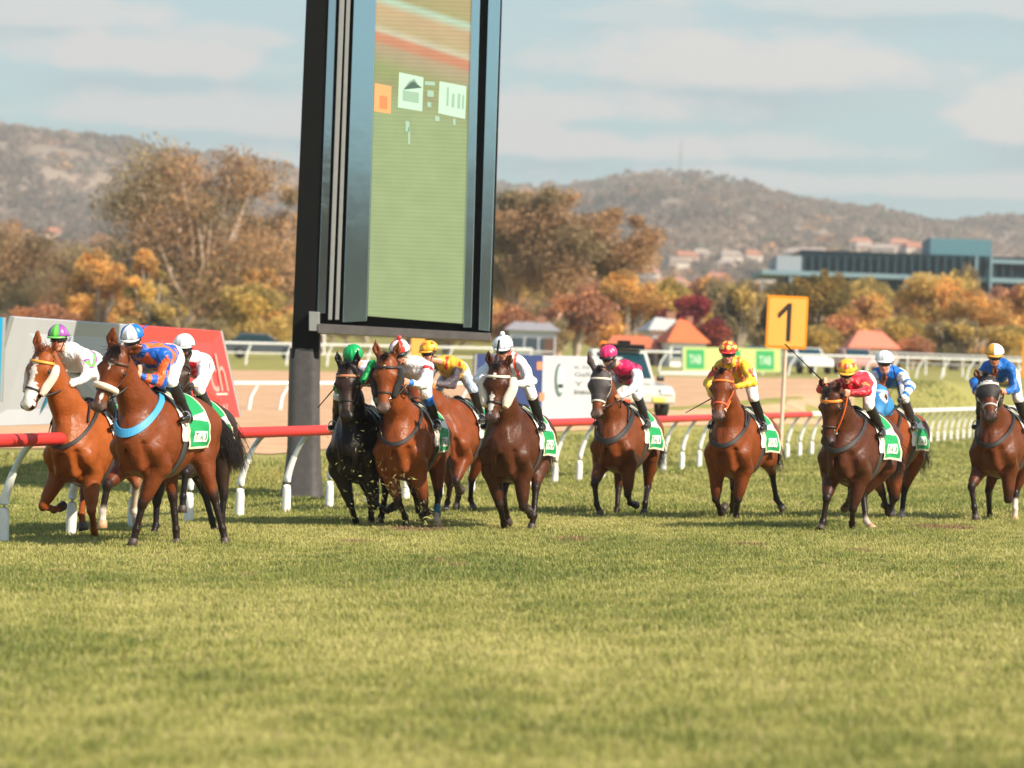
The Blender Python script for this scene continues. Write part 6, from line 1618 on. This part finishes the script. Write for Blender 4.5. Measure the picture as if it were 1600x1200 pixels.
FIELD = [
 dict(bx=107, lift=-0.16, s=142, yaw=20, coat=(148, 76, 31), chestnut=True, points=(150, 72, 36), socks=dict(HL=3), nose=(150, 110, 95), marks_nose=True, mane=(120, 60, 30),
  label='chestnut racehorse with a broad white blaze galloping at the far left beside the grey board',
  poll=(66, 547), muz=(36, 634), pollx=.98, hy=-.12, earR=(-.16, .075, .02), earL=(-.14, .10, .0),
  legs=dict(FR=[(59, 806, 'f'), (84, 797, 'b'), (98, 792, 'b')], FL=[(143, 797, 'f'), (147, 828, 'b'), (149, 847, 'b')],
            HR=[(131, 768, 'f'), (127, 803, 'f'), (132, 835, 'f')], HL=[(213, 755, 'f'), (208, 797, 'b'), (217, 823, 'b')]),
  marks=[(.10, .34, .022, .030, .0), (.34, .62, .045, .055, .01)],
  tack=dict(cheekroll='white', brow=(228, 160, 60), bridle=(52, 44, 40), collar=(29, 26, 26), neck_strap=1, collar_w=.03, flare=.0),
  rider=dict(head=(92, 531), yaw=.0, pitch=-.12, elL=(142, 585), haL=(112, 600), gloves=1, label='jockey in white silks with a green and purple band and quartered green and purple cap',
   cap=quarters((104, 196, 78), (150, 78, 160), 6, .5), peak=(110, 190, 90), silk=bands_fn(WHT, [(.18, .24, (146, 70, 150)), (.24, .36, (104, 190, 70)), (.36, .42, (146, 70, 150))], WHT, [(.20, .25, (150, 76, 158)), (.25, .38, (104, 196, 70)), (.38, .43, (150, 76, 158))]))),
 dict(bx=210, lift=-0.03, s=150, yaw=22, coat=(115, 57, 27), socks=dict(FR=4), nose=(92, 72, 64), taillen=.7, tail=(-.9, .45, -.5),
  label='bay racehorse with a white noseband roll and blue breastplate, nearest the camera',
  poll=(184, 546), muz=(149, 638), hy=.22, pollx=1.0, earR=(-.16, .075, .02), earL=(-.09, .17, .01), forelock=.2,
  legs=dict(FR=[(168, 757, 'f'), (159, 803, 'b'), (161, 842, 'f')], FL=[(223, 787, 'f'), (212, 830, 'b'), (205, 861, 'f')],
            HR=[(276, 831, 'b'), (278, 860, 'f'), (278, 871, 'f')], HL=[(345, 812, 'b'), (353, 847, 'f'), (355, 861, 'f')]),
  marks=[(.12, .20, .022, .010, .0), (.44, .52, .012, .010, .01)],
  tack=dict(noseroll=1, collar=(62, 150, 198), collar_up=.22, collar_w=.055, bridle=(92, 56, 42), neck_strap=0, flare=.02),
  rider=dict(head=(207, 532), yaw=.05, pitch=-.38, elL=(252, 598), haL=(222, 588), elR=(196, 600), haR=(212, 580), label='jockey in blue and orange striped silks crouching low over the nearest horse',
   cap=quarters((24, 110, 200), (232, 234, 240), 4, -.9), peak=(220, 222, 226), bow=(24, 80, 170), silk=silk2, boot=(34, 30, 30), sh=(-.03, .12, .0))),
 dict(bx=262, lift=-0.1, s=137, yaw=17, coat=(53, 37, 27), points=(34, 28, 30), nose=(50, 44, 42), label='dark brown racehorse mostly hidden behind the bay leader with the blue breastplate',
  poll=(278, 560), muz=(268, 618), pollx=1.0,
  legs=dict(FR=[(245, 785, 'f'), (243, 825, 'f'), (237, 843, 'f')], FL=[(290, 738, 'f'), (285, 783, 'b'), (285, 816, 'f')],
            HR=[(331, 797, 'b'), (335, 826, 'f'), (338, 842, 'f')], HL=[(351, 792, 'b'), (346, 822, 'f'), (343, 838, 'f')]),
  rider=dict(head=(288, 545), yaw=.1, pitch=-.2, elL=(318, 588), haL=(303, 602), elR=(272, 590), haR=(287, 603), gloves=1, label='jockey in white silks with a red chest, black sleeve stripe and plain silvery cap',
   cap=plain((226, 226, 230)), peak=(200, 200, 204), silk=silk3, boot=(52, 50, 52))),
 dict(bx=549, lift=-0.2, s=129, yaw=11, coat=(21, 15, 12), points=(16, 12, 11), nose=(34, 29, 28), mane=(14, 12, 12), label='black racehorse with a plain tan browband galloping beside the giant screen post',
  poll=(543, 571), muz=(541, 652), pollx=1.0, headcoat=(58, 40, 34),
  legs=dict(FR=[(549, 792, 'f'), (556, 815, 'b'), (558, 831, 'b')], FL=[(588, 800, 'f'), (605, 798, 'b'), (615, 792, 'b')],
            HR=[(576, 770, 'f'), (580, 800, 'b'), (580, 818, 'b')], HL=[(603, 765, 'f'), (598, 798, 'b'), (594, 815, 'b')]), marks=[(.13, .145, .008, .008, 0)],
  tack=dict(brow=(186, 120, 84), bridle=(30, 26, 25), collar=0, cloth_t=1.6),
  rider=dict(head=(552, 560), yaw=0, pitch=-.6, elR=(525, 610), haR=(536, 592), elL=(583, 570), haL=(566, 598), headx=.62, sh=(-.02, .1, 0), label='jockey in orange silks with green sleeves and a plain green cap',
   cap=plain((10, 158, 84)), silk=silk4, peak=(20, 60, 40), whip=dict(hand='R', tip=(512, 619), len=.30, s='f', label='short black whip tip poking out left of the green capped jockey'))),
 dict(bx=622, lift=-0.15, s=130, yaw=14, coat=(128, 64, 29), socks=dict(HL=4), nose=(112, 92, 84), label='bright bay racehorse with dark fleece cheek rolls beside the black horse',
  poll=(603, 557), muz=(597, 640), pollx=1.0, earR=(-.17, .09, .03), earL=(-.16, .10, .03),
  legs=dict(FR=[(623, 785, 'f'), (633, 808, 'b'), (637, 831, 'b')], FL=[(664, 788, 'f'), (666, 800, 'b'), (668, 800, 'b')],
            HR=[(648, 768, 'f'), (654, 798, 'b'), (662, 806, 'b')], HL=[(685, 772, 'f'), (682, 802, 'f'), (685, 831, 'f')]), marks=[(.11, .14, .014, .014, 0)], bandage=(0, 104, 120),
  tack=dict(cheekroll='dark', croll_w=.045, bridle=(40, 34, 32), collar=(43, 40, 42), collar_w=.032, flare=.02),
  rider=dict(head=(624, 552), yaw=.15, pitch=-.35, elL=(662, 602), haL=(640, 598), elR=(604, 605), haR=(622, 602), sh=(-.02, .14, -.01), label='jockey in white and red silks with a quartered cap topped by a red pompon',
   cap=quarters((232, 62, 52), (236, 236, 240), 6, .2), pom=(226, 50, 52), silk=silk5, boot_top=(24, 110, 206), boot0=.05)),
 dict(bx=697, lift=-0.12, s=116, yaw=16, coat=(123, 61, 29), nose=(90, 70, 62), label='bay racehorse running behind and inside the one with dark cheek rolls',
  poll=(653, 585), muz=(648, 640), pollx=1.0, mane=(90, 84, 80),
  legs=dict(FR=[(705, 760, 'f'), (699, 785, 'b'), (695, 800, 'f')], FL=[(713, 752, 'f'), (718, 770, 'b'), (722, 766, 'b')],
            HR=[(712, 750, 'b'), (716, 776, 'f'), (712, 797, 'f')], HL=[(737, 748, 'b'), (735, 780, 'b'), (742, 799, 'f')]),
  tack=dict(collar=0, reins=(240, 150, 30), flare=.04), tail=(-.5, -.2, -.8),
  rider=dict(head=(670, 552), yaw=-.35, pitch=-.2, elL=(706, 602), haL=(683, 600), elR=(668, 596), haR=(662, 606), sh=(-.04, .2, 0), label='jockey in yellow silks with red patches, grey sleeves and a yellow cap with red stars',
   cap=star_cap, peak=(230, 170, 50), silk=silk6, breech=(176, 190, 205))),
 dict(bx=787, lift=-0.17, s=131, yaw=14, coat=(78, 41, 23), nose=(96, 74, 70), label='dark bay racehorse with white sheepskin cheek rolls below the white pompon cap',
  poll=(777, 571), muz=(766, 655), pollx=1.0, earR=(-.15, .085, .03), earL=(-.14, .11, .0),
  legs=dict(FR=[(782, 794, 'f'), (787, 818, 'b'), (789, 835, 'b')], FL=[(818, 803, 'f'), (829, 806, 'b'), (826, 796, 'b')],
            HR=[(786, 768, 'f'), (790, 800, 'b'), (795, 818, 'b')], HL=[(837, 762, 'f'), (834, 806, 'f'), (828, 836, 'f')]), marks=[(.10, .15, .018, .018, 0), (.30, .52, .014, .024, -.012)],
  tack=dict(cheekroll='white', croll_w=.062, brow=(240, 226, 205), brow_w=.03, bridle=(42, 36, 34), collar=0, flare=.10, reins=(206, 60, 50)),
  rider=dict(head=(786, 546), yaw=0, pitch=-.35, elL=(831, 596), haL=(808, 600), elR=(746, 592), haR=(766, 602), label='jockey in silver white silks with red braces and a white cap with a white pompon',
   cap=plain((226, 229, 235)), pom=(244, 244, 246), silk=silk7, peak=(225, 228, 234), collar=(232, 84, 60), boot=(24, 26, 30), whip=dict(hand='R', tip=(779, 537), len=.55, s='f', label='thin black whip standing up in front of the white pompon cap'))),
 dict(bx=955, lift=-0.17, s=116, yaw=20, coat=(109, 56, 27), nose=(104, 84, 76), label='bay racehorse in a dark grey hood with a white bridle by the white truck',
  poll=(938, 577), muz=(930, 649), pollx=1.0, earR=(-.19, .12, .03), earL=(-.12, .14, .01),
  legs=dict(FR=[(929, 755, 'f'), (933, 797, 'b'), (941, 810, 'b')], FL=[(981, 775, 'f'), (984, 786, 'b'), (993, 788, 'b')],
            HR=[(966, 765, 'f'), (964, 795, 'f'), (958, 812, 'f')], HL=[(1012, 760, 'b'), (1008, 785, 'f'), (1006, 806, 'f')]),
  tack=dict(hood=(66, 58, 58), hood_ears=1, hood1=.40, brow=(226, 214, 196), brow_w=.028, bridle=(226, 214, 196), collar=(35, 34, 35), collar_w=.055, flare=.12, neck_strap=1),
  rider=dict(head=(951, 559), yaw=-.1, pitch=-.4, elL=(993, 606), haL=(971, 619), elR=(936, 612), haR=(955, 618), sh=(-.03, .17, .0), label='jockey in white sleeved maroon and pink silks with a bright pink cap',
   cap=plain((238, 50, 112)), peak=(40, 34, 38), silk=silk8, boot=(50, 48, 50))),
 dict(bx=1135, lift=-0.19, s=120, yaw=22, coat=(119, 59, 27), nose=(112, 88, 80), label='bay racehorse with an orange browband and orange reins left of the red and yellow silks',
  poll=(1129, 581), muz=(1120, 652), pollx=1.0, earR=(-.12, .085, -.04), earL=(-.10, .10, -.04), forelock=.09,
  legs=dict(FR=[(1118, 796, 'f'), (1126, 802, 'b'), (1133, 792, 'b')], FL=[(1152, 786, 'f'), (1150, 805, 'b'), (1153, 822, 'f')],
            HR=[(1147, 762, 'f'), (1144, 790, 'b'), (1146, 806, 'b')], HL=[(1206, 738, 'b'), (1214, 786, 'b'), (1225, 798, 'b')]),
  tack=dict(brow=(238, 120, 40), bridle=(232, 96, 50), collar=(40, 38, 39), collar_w=.038, neck_strap=1, reins=(236, 120, 40), cloth_t=1.9),
  rider=dict(head=(1138, 553), yaw=.15, pitch=-.2, elL=(1176, 598), haL=(1150, 604), elR=(1106, 598), haR=(1112, 618), label='jockey in yellow and orange silks with a red cap spotted yellow',
   cap=spots((228, 60, 48), (250, 206, 90), .27, ((.55, 4), (1.15, 7))), peak=(226, 60, 46), silk=silk9, whip=dict(hand='R', tip=(1075, 643), len=.50, s='f', label='dark whip pointing down and left from the jockey with the spotted red cap'))),
 dict(bx=1315, lift=-0.19, s=129, yaw=25, coat=(81, 43, 27), nose=(70, 56, 56), socks=dict(HL=4), label='dark bay racehorse with an orange browband carrying the red jacketed jockey',
  poll=(1296, 609), muz=(1287, 697), pollx=1.04, earR=(-.15, .09, .03), earL=(-.13, .10, .02), forelock=.12,
  legs=dict(FR=[(1292, 778, 'f'), (1286, 814, 'b'), (1281, 830, 'f')], FL=[(1332, 798, 'f'), (1331, 817, 'b'), (1332, 837, 'b')],
            HR=[(1331, 762, 'b'), (1326, 783, 'b'), (1321, 794, 'b')], HL=[(1348, 773, 'b'), (1353, 814, 'f'), (1366, 829, 'f')]), marks=[(.10, .14, .016, .016, 0)],
  tack=dict(brow=(240, 140, 50), brow_w=.035, bridle=(60, 40, 34), collar=(43, 40, 40), collar_w=.038, flare=.12, reins=(238, 104, 40)),
  rider=dict(head=(1323, 583), yaw=.25, pitch=-.4, elL=(1355, 612), haL=(1330, 614), elR=(1283, 608), haR=(1286, 598), headx=.66, label='jockey in red silks with yellow sleeve bands and a yellow cap with red spots',
   cap=spots((246, 190, 60), (236, 84, 60), .30, ((.95, 6),), .5), peak=(236, 176, 60), silk=silk10, boot=(34, 30, 32), whip=dict(hand='R', tip=(1230, 541), len=.72, s='f', label='long black whip raised up and left over the dark bay horse'))),
 dict(bx=1372, lift=-0.16, s=118, yaw=23, coat=(127, 64, 32), nose=(90, 70, 64), socks=dict(HL=4, HR=4), label='bay racehorse in a light blue hood with white eye rings behind the red jacketed jockey',
  poll=(1368, 601), muz=(1360, 665), pollx=1.0, hy=-.35, earR=(-.13, .09, 0), earL=(-.15, .09, .02),
  legs=dict(FR=[(1381, 775, 'f'), (1387, 800, 'b'), (1390, 817, 'b')], FL=[(1400, 786, 'f'), (1390, 796, 'b'), (1384, 790, 'b')],
            HR=[(1392, 765, 'b'), (1394, 798, 'f'), (1396, 815, 'f')], HL=[(1411, 770, 'b'), (1409, 803, 'f'), (1408, 821, 'f')]),
  tack=dict(hood=(46, 128, 188), hood1=.46, eye_rim=(232, 226, 220), hood_text='ACRA', hood_text_at=(.24, .0), hood_text_rot=1, brow=(150, 180, 205), brow_w=.05, bridle=(70, 64, 60), collar=(45, 38, 35), collar_w=.038, cloth_t=1.9),
  rider=dict(head=(1382, 568), yaw=.2, pitch=-.15, elL=(1424, 604), haL=(1411, 622), elR=(1354, 600), haR=(1366, 618), gloves=1, label='jockey in blue silks with white hooped sleeves and a plain white cap',
   cap=plain((240, 240, 242)), peak=(225, 225, 228), band=(205, 205, 210), silk=silk11, breech=(206, 212, 218), boot=(60, 52, 50), chin=(230, 230, 232), whip=dict(hand='L', tip=(1402, 600), len=.24, s='f', label='short dark whip held upright in the glove beside the hooped sleeve'))),
 dict(bx=1550, lift=-0.17, s=118, yaw=24, coat=(97, 50, 27), nose=(74, 58, 54), socks=dict(HL=3.5), label='dark bay racehorse in a black lettered hood at the far right edge',
  poll=(1541, 588), muz=(1547, 652), pollx=1.0, hy=.05, earR=(-.13, .09, 0.02), earL=(-.13, .09, .02), forelock=.05,
  legs=dict(FR=[(1518, 760, 'f'), (1523, 800, 'b'), (1526, 818, 'b')], FL=[(1575, 790, 'f'), (1577, 782, 'b'), (1577, 775, 'b')],
            HR=[(1543, 772, 'f'), (1546, 804, 'b'), (1545, 820, 'f')], HL=[(1587, 768, 'f'), (1586, 795, 'f'), (1585, 821, 'f')]),
  tack=dict(hood=(44, 38, 38), hood1=.30, eyehole=.038, hood_text='NGR', hood_text_at=(.115, 0), brow=(232, 220, 205), brow_w=.03, bridle=(196, 190, 184), collar=(33, 29, 29), collar_w=.038, cloth_t=1.9),
  rider=dict(head=(1554, 557), yaw=.25, pitch=-.3, elL=(1589, 612), haL=(1572, 612), elR=(1522, 596), haR=(1524, 612), label='jockey in royal blue silks with yellow waist band and white and gold cap',
   cap=quarters((236, 236, 238), (232, 170, 60), 4, .0), peak=(226, 160, 50), silk=silk12, breech=(226, 222, 218))),
]
# ------------------------------------------------------------------ the runners
for H in FIELD:
    fr_ = build_horse(H); build_rider(fr_, H)
